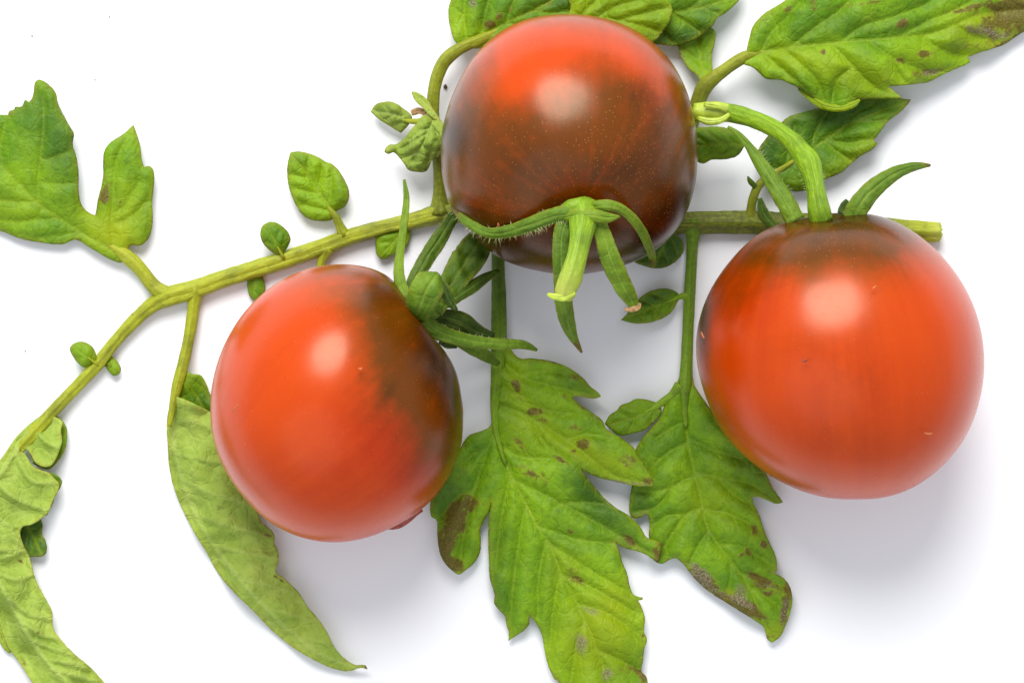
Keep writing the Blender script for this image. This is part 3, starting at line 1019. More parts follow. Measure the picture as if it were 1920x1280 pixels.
blade('blade', Lf, [(327, 742), (320, 755), (313, 790), (315, 840), (317, 870), (325, 910), (340, 950), (360, 990), (387, 1035), (410, 1075), (440, 1110), (480, 1150), (520, 1190), (560, 1220), (590, 1237),
     (630, 1254), (655, 1257), (677, 1251), (689, 1254), (686, 1247), (665, 1245), (650, 1237), (630, 1217), (610, 1180), (590, 1152), (575, 1135), (560, 1110), (530, 1082), (517, 1072), (523, 1050),
     (520, 1030), (513, 1016), (515, 1008), (510, 995), (490, 978), (475, 930), (450, 880), (430, 835), (412, 795), (393, 772), (370, 760), (345, 748)],
     [(322, 760), (330, 850), (365, 960), (430, 1060), (520, 1160), (600, 1225), (680, 1252)],
     [[(330, 790), (370, 790), (410, 815)], [(330, 850), (380, 860), (435, 870)], [(343, 900), (400, 925), (470, 945)], [(370, 965), (430, 985), (505, 1005)], [(405, 1022), (460, 1035), (518, 1045)],
      [(450, 1085), (500, 1095), (550, 1110)], [(500, 1140), (545, 1150), (590, 1165)], [(560, 1195), (590, 1200), (620, 1205)]],
     z=((325, 745, 4.2), (360, 755, 5.6), (395, 780, 4.0), (312, 800, 2.0), (318, 880, 1.4), (375, 870, 5.6), (440, 870, 3.6), (342, 955, 1.2), (420, 960, 5.6), (490, 985, 5.0), (400, 1060, 1.2), (460, 1060, 5.0),
        (520, 1045, 4.4), (520, 1190, 1.2), (530, 1130, 4.6), (560, 1110, 3.6), (600, 1200, 3.6), (655, 1255, 1.4), (689, 1253, 2.6)),
     mat=M_UNDER, quilt=-0.4, vw=9, wave=1.1, wscale=.018, dark0=.12, dark=[(485, 985, 35, 22, 30, .8), (440, 930, 30, 50, -30, .45), (330, 850, 12, 90, 0, .2)],
     spots=[(500, 1000, 14, 8, 40, .35), (524, 1084, 12, 3, 30, .7), (525, 1110, 6, 5, 0, .3), (687, 1250, 7, .7)], yellow=[(560, 1170, 40, 30, 40, .25)], grey=[(460, 960, 60, 30, 40, .12)])

# ---- leaflets behind the top tomato
Lf = leaflet('leaflet with dark round spots at the top, partly behind the top tomato')
tube('petiolule', Lf, [(826, 400, 2, 24), (824, 370, 2.4, 13), (823, 330, 3.2, 10), (820, 280, 4.2, 10.5), (813, 220, 5, 11), (815, 165, 5.6, 11.5), (832, 118, 6, 12.5), (862, 92, 6, 11.5),
      (905, 73, 5.6, 10), (960, 48, 5, 8), (1020, 20, 4.6, 5)], M_STEM, dark=(.8, .2))
blade('blade', Lf, [(850, -40), (846, 0), (842, 15), (842, 37), (846, 57), (852, 76), (864, 88), (885, 92), (930, 80), (990, 55), (1060, 50), (1110, 40), (1090, 0), (1080, -60), (960, -90), (880, -70)],
      [(862, 86), (905, 66), (960, 38), (1020, 10), (1080, -30)], [[(875, 78), (872, 50), (872, 10), (880, -40)], [(905, 64), (907, 40), (915, 5), (935, -40)], [(950, 42), (960, 10), (985, -30)], [(1000, 20), (1030, 25), (1070, 22)],
      [(940, 47), (980, 45), (1030, 40)]],
      z=((860, 85, 5.6), (842, 30, 4.2), (900, 20, 6), (980, 20, 6.5), (1080, 20, 5.5), (960, -80, 4)), quilt=.7, vw=11,
      spots=[(937, 29, 8, .95), (919, 46, 9, .95), (965, 15, 14, 7, -20, .35), (1030, 5, 10, .3)], grey=[(887, 5, 8, 16, 0, .9)], dark=[(1010, 10, 60, 30, 0, .5), (910, 15, 10, 40, 5, .35), (1060, 5, 40, 20, 0, .5)], yellow=[(870, 50, 25, 40, 0, .2)])
Lf = leaflet('dark leaflet at the top with a yellowish lobe folded over it')
blade('blade', Lf, [(1400, -40), (1386, 0), (1375, 12), (1360, 25), (1342, 37), (1338, 46), (1320, 62), (1300, 75), (1285, 82), (1267, 86), (1242, 84), (1217, 80), (1180, 70), (1120, 50), (1060, 20), (1080, -60), (1240, -90)],
      [(1090, 10), (1180, 25), (1290, 20), (1390, -10)], [[(1200, 26), (1230, 55), (1260, 80)], [(1255, 24), (1290, 45), (1315, 62)], [(1310, 14), (1340, 25), (1350, 30)], [(1220, 25), (1245, 0), (1260, -50)], [(1290, 18), (1320, -5), (1340, -40)]],
      z=((1100, 20, 5), (1240, 80, 4.2), (1290, 75, 4.6), (1340, 40, 5.2), (1390, -5, 4), (1240, 10, 6)), quilt=.7, dark0=.25, dark=[(1275, 70, 50, 20, -15, .8), (1330, 30, 30, 20, -40, .4), (1300, 15, 40, 16, 0, .3)], spots=[(1340, 42, 8, 4, -40, .4)])
blade('folded_lobe', Lf, [(1062, -10), (1130, -30), (1200, -20), (1246, -6), (1260, 15), (1257, 35), (1247, 52), (1237, 67), (1222, 80), (1190, 75), (1150, 60), (1100, 45), (1058, 40), (1070, 15)],
      [(1075, 30), (1130, 35), (1190, 45), (1235, 60)], [[(1120, 34), (1150, 15), (1200, 0)], [(1160, 38), (1200, 28), (1250, 15)], [(1090, 32), (1110, 10), (1140, -15)]],
      z=((1100, 20, 7), (1180, 20, 8), (1250, 30, 7.6), (1225, 75, 6.4)), quilt=.7, step=3.5, yel0=.35, dark=[(1180, 60, 50, 14, 15, .3), (1110, 25, 40, 8, -20, .3)], spots=[(1205, 62, 18, 10, 20, .3)], grey=[(1230, 25, 20, 16, 0, .15)])

# ---- crumpled side leaflets left of the top tomato
Lf = leaflet('small crumpled greyish leaflets left of the top tomato')
blade('blade', Lf, [(695, 210), (705, 197), (725, 191), (740, 194), (760, 207), (772, 220), (767, 232), (752, 249), (737, 240), (712, 224)], [(768, 228), (740, 214), (700, 209)],
      z=((700, 208, 2.4), (770, 228, 4.4), (740, 200, 4.6), (745, 245, 2.6)), quilt=.7, step=2.5, nveins=2, mat=M_UNDER, dark0=.55, dark=[(720, 205, 25, 10, 20, .5)], vw=8, curl=-.4, curlw=8)
blade('blade', Lf, [(772, 172), (785, 175), (800, 186), (812, 205), (825, 224), (818, 226), (806, 217), (790, 200), (777, 186)], [(822, 224), (800, 196), (774, 174)],
      z=((775, 176, 7), (822, 222, 8)), quilt=.6, step=2.5, nveins=1, dark0=.2, vw=5, mat=M_UNDER, fold=.5)
blade('blade', Lf, [(797, 216), (815, 221), (826, 226), (835, 245), (839, 262), (836, 280), (825, 292), (812, 297), (804, 312), (799, 320), (785, 322), (767, 318), (757, 305), (737, 285), (728, 288), (721, 285), (724, 278), (732, 272),
      (742, 272), (765, 252), (780, 234)], [(812, 222), (800, 255), (775, 300)],
      [[(808, 235), (822, 255), (830, 280)], [(802, 250), (780, 262), (750, 280)], [(792, 272), (805, 285), (806, 300)], [(805, 240), (790, 245), (770, 262)], [(785, 285), (770, 290), (758, 298)]],
      z=((815, 224, 8), (838, 262, 9.5), (800, 270, 10), (735, 284, 5), (780, 318, 6), (820, 292, 8)), quilt=1.0, vw=7, step=2.5, wave=1.0, wscale=.03, mat=M_UNDER, dark0=.42, dark=[(790, 315, 22, 8, 0, .6)], grey=[(800, 270, 40, 40, 0, .12)], curl=-.5, curlw=8)
tube('petiolule', Lf, [(815, 225, 5, 7), (795, 228, 6, 6), (772, 228, 4.6, 5), (755, 225, 4.4, 2)], M_STEM, sides=10)
ribbon('withered_bract', Lf, [(772, 212, 4.6, 5), (786, 208, 5.2, 5), (800, 214, 6, 4)], M_TIP, cup=.5)

# ---- big leaflet top right, with its small companion
Lf = leaflet('large spotted leaflet in the top right corner with a browned tip')
tube('petiolule', Lf, [(1270, 330, 3, 15), (1292, 240, 4, 16), (1306, 200, 5, 14), (1322, 162, 6, 15), (1357, 133, 6.6, 11.5), (1395, 108, 6.4, 11), (1425, 99, 6.3, 6), (1480, 89, 6.3, 2)], M_STEM, dark=(.6, .2))
_, za = blade('blade', Lf, [(1396, 122), (1400, 95), (1406, 70), (1411, 52), (1422, 37), (1435, 25), (1452, 15), (1472, 2), (1500, -25), (1560, -70), (1680, -100), (1800, -85), (1880, -40), (1930, 0), (1965, 22), (1945, 45), (1920, 59), (1900, 72),
     (1880, 85), (1860, 92), (1835, 99), (1815, 107), (1819, 117), (1810, 122), (1790, 130), (1765, 142), (1740, 154), (1720, 157), (1697, 160), (1665, 162), (1677, 172), (1692, 184), (1652, 185), (1625, 185), (1604, 188),
     (1595, 202), (1570, 208), (1547, 202), (1535, 193), (1515, 177), (1500, 166), (1477, 155), (1465, 150), (1450, 149), (1435, 147), (1420, 133), (1410, 126)],
     [(1396, 108), (1440, 96), (1500, 87), (1565, 81), (1665, 72), (1740, 64), (1772, 55), (1840, 27), (1950, 15)],
     [[(1425, 98), (1445, 65), (1477, 32), (1500, 5)], [(1482, 89), (1530, 50), (1580, 15), (1620, -30)], [(1575, 80), (1615, 50), (1680, 30), (1740, 5), (1780, -30)], [(1680, 71), (1740, 40), (1800, 15), (1850, -20)],
      [(1470, 92), (1500, 120), (1530, 150), (1545, 190)], [(1560, 84), (1600, 125), (1640, 165), (1680, 178)], [(1630, 77), (1670, 107), (1740, 135), (1780, 132)], [(1720, 68), (1770, 95), (1812, 108)], [(1790, 48), (1830, 70), (1870, 80)],
      [(1430, 100), (1460, 125), (1490, 150)], [(1600, 125), (1570, 150), (1560, 190)], [(1670, 107), (1680, 130), (1690, 150)]],
     z=((1400, 108, 6.6), (1420, 40, 6), (1440, 140, 6.5), (1520, 40, 9), (1520, 130, 9), (1570, 205, 7.5), (1690, 180, 8.0), (1700, 158, 7), (1640, 110, 9.5), (1640, 20, 9.5), (1740, 152, 4.5), (1815, 112, 3.6), (1780, 60, 7), (1900, 70, 2.6), (1930, 20, 4)),
     quilt=0.8, vw=14, wave=.6,
     spots=[(1543, 98, 6, .95), (1733, 102, 13, 6, 0, .95), (1557, 42, 13, 6, -10, .55), (1627, 33, 10, 7, -30, .7), (1690, 45, 12, 7, -30, .75), (1740, 5, 40, 5, 0, .3), (1688, 113, 10, 8, 30, .45), (1905, 26, 44, 34, 20, 1.0), (1870, 40, 40, 14, 20, .45), (1820, 85, 40, 8, -15, .4), (1885, 80, 30, 8, -25, .45), (1800, 20, 60, 6, -10, .4), (1860, 10, 50, 8, 0, .5), (1525, 5, 6, 18, 0, .6),
            (1600, 10, 60, 3, -8, .45), (1740, 135, 34, 9, -10, .5), (1477, 18, 10, 5, -30, .5), (1850, 58, 40, 12, 10, .4), (1865, 85, 30, 6, 20, .3)],
     grey=[(1745, 136, 26, 9, -10, .75), (1845, 58, 44, 14, 10, .7), (1880, 70, 20, 10, -20, .4), (1790, 60, 8, 10, 0, .4), (1480, 14, 12, 5, 0, .5), (1575, 205, 26, 4, 0, .4)],
     yellow=[(1600, 140, 110, 40, 15, .55), (1840, 60, 80, 45, 10, .75), (1740, 110, 60, 40, 0, .3), (1470, 110, 50, 30, 0, .35)], dark=[(1560, 50, 110, 30, -15, .45), (1680, 55, 60, 20, -10, .4), (1430, 60, 20, 40, 10, .35)])
ribbon('curled_margin', Lf, [(1497, 166, 7.4, 2), (1518, 182, 7.6, 6), (1545, 199, 7.8, 6), (1575, 203, 8.2, 6), (1600, 196, 8.6, 5), (1612, 187, 8.8, 1)], M_TOP, cup=.7, yel=.7)
Lf = leaflet('small leaflet tucked under the dark leaflet at the top')
blade('blade', Lf, [(1271, 80), (1274, 97), (1280, 112), (1292, 130), (1305, 140), (1312, 150), (1318, 164), (1332, 146), (1336, 130), (1334, 115), (1335, 100), (1340, 80), (1341, 60), (1325, 50), (1290, 60)],
      [(1320, 156), (1315, 120), (1305, 70)], z=((1320, 155, 6), (1275, 90, 3), (1335, 90, 3.2), (1305, 90, 2.4)), quilt=.45, step=3, nveins=2, yel0=.15, vw=9, dark=[(1275, 95, 10, 30, 0, .4)])

# ---- dark pointed leaflet behind the bent stalk
Lf = leaflet('dark pointed leaflet behind the bent stalk of the right tomato')
tube('petiolule', Lf, [(1410, 416, 2.4, 16), (1408, 395, 3.2, 9), (1411, 375, 4, 8.5), (1421, 350, 4.4, 8), (1440, 332, 4.2, 7), (1470, 314, 3.8, 5), (1500, 294, 3.6, 3)], M_STEM, dark=(.5, .3))
_, za = blade('blade', Lf, [(1461, 235), (1470, 226), (1482, 218), (1507, 211), (1541, 202), (1575, 192), (1620, 185), (1660, 183), (1708, 187), (1701, 197), (1687, 211), (1667, 226), (1648, 250), (1638, 263), (1645, 271), (1634, 281),
     (1614, 292), (1594, 309), (1577, 323), (1546, 337), (1508, 357), (1485, 358), (1455, 350), (1432, 336), (1420, 300), (1422, 282), (1432, 266), (1445, 250)],
     [(1432, 334), (1470, 312), (1530, 274), (1600, 230), (1700, 191)], [[(1475, 309), (1480, 270), (1490, 235)], [(1520, 280), (1530, 245), (1550, 212)], [(1575, 246), (1600, 215), (1640, 195)], [(1500, 293), (1530, 310), (1545, 330)],
     [(1550, 262), (1590, 268), (1632, 262)], [(1545, 265), (1570, 285), (1595, 300)], [(1605, 228), (1640, 228), (1660, 225)]],
     z=((1432, 334, 3.6), (1470, 240, 3.5), (1600, 195, 3.0), (1705, 189, 3.5), (1640, 265, 4.4), (1560, 330, 3.6), (1490, 355, 2.4), (1540, 270, 3.0)), quilt=.9, vw=14,
     dark0=.38, dark=[(1560, 215, 120, 32, -15, .5), (1440, 280, 30, 40, 0, .6)], yellow=[(1590, 300, 60, 20, -35, .35), (1480, 345, 40, 14, 0, .2)], spots=[(1695, 200, 14, 4, -45, .5), (1700, 188, 6, .5)])
ribbon('bract', Lf, [(1418, 352, 4.8, 4), (1411, 345, 5.5, 5), (1405, 338, 6, 4), (1402, 331, 6.4, 1)], M_SEPAL, dark=.4)
ribbon('bract', Lf, [(1424, 372, 4.5, 4), (1430, 395, 4.4, 9), (1442, 415, 4.3, 9), (1462, 432, 4.0, 3)], M_SEPAL, dark=.6)

# ---- oval leaflet between the top tomato and the bent stalk
Lf = leaflet('blunt oval leaflet touching the right side of the top tomato')
blade('blade', Lf, [(1296, 245), (1306, 241), (1324, 239), (1352, 239), (1369, 244), (1386, 256), (1395, 270), (1393, 278), (1381, 292), (1361, 298), (1333, 299), (1318, 306), (1307, 302), (1296, 290)],
      [(1392, 272), (1355, 270), (1300, 274)], z=((1300, 270, 9), (1350, 270, 11), (1393, 272, 9), (1350, 240, 9.4), (1350, 298, 9)), quilt=.5, step=3, nveins=3, dark0=.35, vw=9, curl=-.8, curlw=9, vang=40)
tube('petiolule', Lf, [(1300, 300, 4, 6), (1298, 280, 7, 5), (1310, 272, 9.2, 3)], M_STEM, sides=10)

# ---- dark leaflet at the lower right of the top tomato
Lf = leaflet('dark small leaflet under the lower right of the top tomato')
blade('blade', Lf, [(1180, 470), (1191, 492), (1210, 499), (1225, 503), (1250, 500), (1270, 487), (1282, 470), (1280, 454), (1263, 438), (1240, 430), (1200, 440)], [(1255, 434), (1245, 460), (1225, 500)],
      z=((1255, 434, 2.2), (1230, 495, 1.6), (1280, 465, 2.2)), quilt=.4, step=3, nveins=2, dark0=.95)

# ---- long spotted leaflet hanging down in the middle
Lf = leaflet('long lobed leaflet with brown blotches hanging down in the middle')
tube('petiolule', Lf, [(938, 400, 2, 22), (936, 440, 2.4, 13), (934, 485, 2.8, 12), (935, 560, 3.2, 13.5), (935, 640, 3.6, 14.5), (932, 700, 3.8, 12), (928, 760, 4, 9), (929, 800, 4, 6.5), (936, 832, 4, 4.5), (948, 870, 4, 3)], M_PED, dark=(1.0, 0.1))
mid16 = [(930, 800), (936, 830), (953, 880), (974, 921), (996, 964), (1017, 1002), (1030, 1016), (1049, 1067), (1071, 1111), (1105, 1180), (1140, 1280), (1165, 1380)]
_, za = blade('blade', Lf, [(924, 640), (946, 640), (954, 652), (959, 657), (965, 665), (975, 672), (995, 672), (1015, 674), (1040, 679), (1062, 687), (1082, 700), (1095, 711), (1107, 725), (1120, 734), (1127, 743), (1115, 747), (1092, 744), (1076, 742), (1074, 747),
     (1080, 752), (1095, 764), (1112, 775), (1130, 790), (1135, 802), (1150, 812), (1170, 825), (1190, 842), (1202, 862), (1215, 882), (1224, 902), (1224, 912), (1185, 909), (1155, 902), (1125, 895), (1105, 887), (1088, 878),
     (1108, 905), (1130, 930), (1155, 952), (1180, 967), (1199, 986), (1214, 1008), (1230, 1013), (1242, 1020), (1238, 1042), (1233, 1055), (1214, 1041), (1196, 1033), (1167, 1025), (1153, 1014), (1161, 1033), (1167, 1055), (1175, 1074), (1183, 1105),
     (1192, 1117), (1205, 1119), (1205, 1123), (1196, 1125), (1202, 1136), (1209, 1158), (1207, 1183), (1213, 1196), (1207, 1217), (1205, 1239), (1203, 1258), (1211, 1267), (1214, 1282), (1208, 1320), (1195, 1365), (1168, 1400), (1120, 1370), (1075, 1320), (1049, 1280),
     (1044, 1273), (1041, 1273), (1036, 1264), (1025, 1239), (1021, 1217), (1016, 1189), (1005, 1167), (991, 1153), (992, 1167), (983, 1180), (967, 1191), (953, 1201), (954, 1183), (950, 1174), (947, 1155), (936, 1142), (927, 1130), (928, 1114), (919, 1083),
     (917, 1052), (916, 1005), (917, 971), (922, 939), (917, 958), (908, 974), (900, 992), (901, 1014), (899, 1036), (888, 1055), (874, 1067), (860, 1076), (846, 1067), (833, 1052), (824, 1030), (821, 1005), (817, 972), (810, 969), (807, 949), (815, 915),
     (840, 870), (862, 842), (872, 825), (880, 816), (900, 809), (919, 798), (921, 720)],
     mid16,
     [[(930, 760), (965, 768), (1025, 800), (1090, 845), (1150, 890), (1212, 906)], [(938, 672), (975, 705), (1030, 722), (1115, 742)], [(925, 815), (905, 870), (880, 950), (860, 1060)], [(957, 892), (940, 970), (930, 1060)], [(985, 945), (966, 1060), (955, 1190)],
      [(1024, 1010), (1010, 1080), (1008, 1155)], [(1050, 1070), (1036, 1150), (1030, 1240)], [(960, 898), (1030, 930), (1120, 980), (1222, 1038)], [(1005, 985), (1080, 1010), (1150, 1018)], [(1032, 1020), (1110, 1070), (1182, 1112)], [(1052, 1075), (1110, 1100), (1195, 1150)],
      [(1080, 1130), (1140, 1150), (1205, 1195)], [(1095, 1160), (1080, 1220), (1070, 1290)], [(1115, 1215), (1160, 1235), (1200, 1260)], [(940, 835), (975, 855), (1035, 860)], [(935, 720), (975, 750), (1030, 770), (1075, 775)], [(930, 740), (955, 735), (985, 745)],
      [(915, 840), (890, 850), (865, 870)], [(890, 920), (860, 930), (830, 965)], [(1000, 785), (1020, 830), (1060, 860)], [(1060, 825), (1100, 815), (1140, 820)], [(975, 705), (1010, 695), (1060, 700)], [(1045, 945), (1090, 940), (1130, 945)]],
     z=((935, 660, 3.4), (930, 800, 3.6), (1120, 742, 4.5), (1060, 690, 4.0), (1020, 720, 4.6), (1220, 906, 7.0), (1120, 840, 6.0), (1040, 820, 4.6), (1088, 872, 5.6), (1130, 940, 3.4), (1235, 1035, 4.2), (1160, 1000, 3.6), (870, 860, 2.6), (820, 960, 2.0), (860, 1070, 2.8), (890, 960, 3.4),
        (920, 1040, 2.4), (953, 1195, 1.8), (1020, 1000, 3.2), (1010, 1160, 2.6), (1060, 1100, 3.4), (1200, 1140, 2.8), (1120, 1180, 4.2), (1040, 1270, 2.0), (1205, 1260, 2.0), (1120, 1290, 4.0)),
     quilt=0.85, vw=15, wave=.45,
     spots=[(970, 725, 8, 20, -20, .85), (1005, 771, 16, 6, 0, .85), (1016, 789, 11, 7, 20, .75), (1075, 803, 16, 7, 0, .55), (1093, 833, 15, 9, 10, .85), (1075, 847, 9, 5, 0, .8), (975, 833, 16, 7, 50, .5), (997, 888, 30, 9, 20, .8), (1178, 865, 13, 14, 0, .6), (1090, 765, 22, 5, 35, .55),
            (1214, 903, 14, 8, 20, 1.0), (1050, 861, 22, 4, 30, .7), (868, 950, 30, 16, -30, .9), (850, 985, 20, 38, 15, .95), (836, 1030, 16, 38, 0, .9), (845, 1060, 16, 10, 0, .6), (860, 1060, 14, 12, 0, .5), (1085, 1087, 15, 8, 15, .75), (1075, 1068, 12, 5, 0, .4), (1182, 1013, 18, 8, 40, .95), (1236, 1034, 12, 20, 10, 1.0),
            (1180, 1255, 24, 10, 20, .75), (1205, 1265, 10, 14, 0, .6), (1180, 1085, 5, 26, -10, .45), (1206, 1180, 4, 30, 0, .4), (1125, 705, 14, 4, 20, .3), (1070, 995, 8, 4, 0, .5), (850, 895, 4, .4), (908, 945, 4, .6), (1080, 707, 14, 6, 10, .35), (1060, 742, 10, 3, 10, .4), (1035, 678, 60, 2.5, 6, .5)],
     grey=[(1110, 1145, 22, 9, 20, .7), (1090, 1205, 16, 24, -10, .85), (1138, 1262, 14, 20, 0, .75), (1172, 870, 10, 10, 0, .4), (1165, 903, 46, 4, 6, .85), (1110, 780, 26, 4, 38, .6), (1215, 909, 16, 4, 0, .5), (1230, 1040, 14, 10, 0, .3), (870, 1055, 20, 14, 0, .25)],
     yellow=[(1120, 1200, 80, 90, 0, .75), (1110, 855, 90, 26, 28, .65), (985, 790, 60, 60, 0, .35), (960, 690, 30, 60, 0, .3), (1060, 1060, 40, 50, 0, .3), (1155, 1120, 40, 40, 0, .3)],
     dark=[(1110, 920, 50, 28, 40, .75), (1080, 720, 45, 20, 25, .55), (1150, 975, 60, 24, 35, .55), (935, 1050, 24, 110, 0, .35), (840, 930, 30, 50, 30, .6), (1030, 1080, 16, 70, 8, .3), (1085, 960, 60, 14, 25, .25), (1170, 1030, 20, 20, 0, .3)])
rib(Lf, mid16, za, 3.0, 0.8, lift=-0.05)
rib(Lf, [(930, 762), (965, 768), (1025, 800), (1090, 845), (1150, 888)], za, 1.3, 0.4, lift=-0.08, name='side_vein')

# ---- leaflet under the right tomato
Lf = leaflet('leaflet with a grey withered margin below the right tomato')
tube('petiolule', Lf, [(1300, 417, 2, 26), (1299, 440, 2.4, 13), (1296, 500, 2.8, 10.5), (1291, 590, 3.2, 10.5), (1287, 680, 3.6, 11), (1285, 720, 3.8, 13), (1284, 760, 4.0, 8), (1286, 800, 4.2, 4)], M_PED, dark=(.7, .35))
mid17 = [(1286, 720), (1283, 775), (1290, 830), (1300, 875), (1303, 892), (1315, 940), (1325, 985), (1345, 1018), (1370, 1052), (1400, 1092), (1445, 1195)]
_, zb = blade('blade', Lf, [(1276, 700), (1297, 705), (1302, 723), (1310, 736), (1326, 759), (1344, 785), (1375, 812), (1412, 850), (1434, 884), (1449, 915), (1462, 932), (1468, 941), (1456, 944), (1440, 938), (1421, 931), (1410, 931), (1413, 943), (1423, 965), (1431, 990), (1440, 1012),
     (1452, 1037), (1457, 1056), (1457, 1070), (1448, 1072), (1459, 1077), (1471, 1085), (1481, 1099), (1485, 1121), (1482, 1146), (1474, 1168), (1462, 1193), (1448, 1204), (1440, 1199), (1435, 1184), (1431, 1174), (1415, 1162), (1390, 1146), (1359, 1127), (1327, 1106), (1306, 1087),
     (1290, 1068), (1277, 1052), (1267, 1045), (1256, 1048), (1241, 1056), (1230, 1052), (1222, 1025), (1217, 1002), (1218, 974), (1213, 962), (1199, 970), (1185, 970), (1180, 959), (1181, 934), (1185, 910), (1184, 870), (1193, 841), (1208, 818), (1228, 795), (1241, 777), (1246, 760), (1256, 738), (1268, 722)],
     mid17,
     [[(1290, 830), (1250, 850), (1200, 900)], [(1303, 890), (1265, 910), (1230, 950), (1190, 960)], [(1318, 950), (1285, 965), (1235, 1045)], [(1330, 995), (1310, 1020), (1290, 1060)], [(1290, 820), (1330, 840), (1390, 860)], [(1302, 885), (1350, 895), (1400, 905), (1460, 940)],
      [(1318, 955), (1360, 960), (1420, 990)], [(1345, 1018), (1390, 1025), (1450, 1060)], [(1370, 1052), (1370, 1085), (1360, 1120)], [(1385, 1075), (1430, 1085), (1475, 1100)], [(1405, 1100), (1440, 1120), (1475, 1150)], [(1345, 895), (1380, 930), (1410, 945)], [(1265, 910), (1235, 920), (1200, 920)],
      [(1285, 965), (1255, 965), (1222, 985)], [(1284, 790), (1262, 800), (1230, 820)]],
     z=((1286, 720, 3.8), (1240, 790, 3.4), (1195, 850, 2.6), (1182, 950, 2.0), (1235, 1050, 2.2), (1300, 880, 3.4), (1250, 890, 4.4), (1380, 860, 4.6), (1460, 940, 2.6), (1390, 930, 4.0), (1320, 970, 3.2), (1450, 1060, 2.8), (1380, 1010, 4.0), (1280, 1030, 3.6), (1330, 1100, 1.8), (1380, 1080, 3.6),
        (1440, 1190, 1.8), (1480, 1120, 2.6), (1430, 1130, 3.6)),
     quilt=0.85, vw=14, wave=.45,
     spots=[(1320, 1088, 22, 10, 30, .6), (1408, 1140, 30, 10, 30, .65), (1402, 1033, 4, 9, -15, .9), (1432, 1022, 5, 9, -30, .95), (1414, 993, 9, 12, -10, .6), (1388, 1040, 6, 4, 0, .5), (1435, 1090, 28, 10, 25, .65), (1412, 1078, 14, 6, 30, .5), (1360, 1120, 26, 6, 28, .5), (1445, 900, 8, .2), (1215, 1010, 6, 20, 0, .4), (1225, 1046, 8, .5), (1300, 1068, 24, 12, 40, .5), (1345, 1105, 40, 14, 32, .55), (1395, 1140, 40, 14, 32, .7), (1440, 1185, 14, 18, 0, .5), (1475, 1110, 9, 40, 5, .6), (1470, 1150, 10, 30, 15, .5), (1425, 1100, 30, 10, 30, .5), (1375, 800, 4, .2), (1392, 905, 3, .4)],
     grey=[(1316, 1080, 26, 18, 35, .95), (1390, 1108, 14, 20, -20, .75), (1395, 1130, 40, 10, 28, .7), (1445, 1098, 16, 9, 20, .65), (1470, 1145, 10, 34, 10, .7), (1345, 1108, 24, 10, 30, .5), (1300, 1058, 18, 10, 30, .4)],
     yellow=[(1368, 1112, 14, 10, 0, .9), (1330, 930, 60, 60, 0, .3), (1385, 815, 26, 10, 40, .3), (1260, 1000, 30, 30, 0, .2), (1455, 1180, 16, 14, 0, .6)],
     dark=[(1195, 950, 24, 40, 0, .75), (1400, 870, 50, 30, 45, .55), (1450, 930, 30, 16, 30, .5), (1230, 830, 30, 40, 30, .35), (1420, 1040, 40, 50, 0, .25), (1235, 900, 30, 40, 20, .3)])
rib(Lf, mid17, zb, 2.2, 0.6, lift=-0.05)
Lf = leaflet('small leaflet at the base of the leaflet under the right tomato')
tube('petiolule', Lf, [(1276, 722, 3.8, 12), (1262, 740, 3.8, 9), (1245, 752, 3.8, 8), (1228, 763, 3.7, 6), (1205, 776, 3.6, 3)], M_PED, sides=12)
blade('blade', Lf, [(1218, 751), (1195, 748), (1178, 755), (1162, 762), (1159, 767), (1143, 779), (1134, 794), (1143, 803), (1162, 815), (1185, 812), (1208, 805), (1226, 790), (1240, 774), (1236, 758)],
      [(1235, 762), (1200, 778), (1138, 797)], z=((1235, 762, 3.6), (1180, 755, 4.2), (1140, 796, 3.4), (1180, 810, 3.6)), quilt=.55, vw=9, step=3, nveins=2, dark0=.25, curl=-.4, curlw=9)
Lf = leaflet('small pointed leaflet beside the tip of a hanging sepal')
tube('petiolule', Lf, [(1292, 556, 3.2, 9), (1279, 555, 3.4, 6), (1266, 560, 3.5, 4), (1240, 572, 3.5, 2)], M_PED, sides=12)
blade('blade', Lf, [(1164, 600), (1175, 589), (1192, 566), (1215, 548), (1241, 541), (1257, 543), (1271, 550), (1274, 558), (1270, 567), (1264, 579), (1248, 593), (1225, 603), (1192, 606)],
      [(1272, 558), (1230, 575), (1167, 599)], z=((1270, 558, 3.4), (1166, 600, 2.6), (1225, 545, 3.8), (1230, 602, 3.6), (1215, 580, 2.8)), quilt=.55, vw=10, step=3, nveins=3, dark0=.35, dark=[(1225, 560, 40, 12, -20, .5)], curl=-.3)

# ================================================================== STALKS AND SEPALS
# ---- top tomato
z1 = F1.z(1092, 398)
p = tube('pedicel', T1, [(1095, 392, z1 - 1.0, 30), (1094, 410, z1 + 0.6, 27), (1090, 440, z1 + 3.0, 20), (1082, 480, z1 + 4.5, 17.5), (1074, 508, z1 + 5.2, 18.5), (1069, 524, z1 + 5.3, 20.5), (1063, 537, z1 + 5.2, 19), (1059, 549, z1 + 5.0, 18), (1056, 556, z1 + 4.7, 16)],
         M_PED, sides=20, tip=(0, 0.8), ridge=0.03)
ribbon('cut_lip', p, [(1027, 552, z1 + 5.6, 2), (1040, 556, z1 + 6.0, 5), (1058, 557, z1 + 6.4, 6), (1078, 548, z1 + 6.0, 3)], M_PITH, cup=.5, wav=.1)
tube('calyx_disc', T1, [(1056, 398, z1 + 0.4, 12), (1072, 392, z1 + 0.9, 17), (1095, 390, z1 + 0.9, 18), (1118, 392, z1 + 0.7, 14), (1132, 394, z1 + .3, 9)], M_PED, flat=0.55)
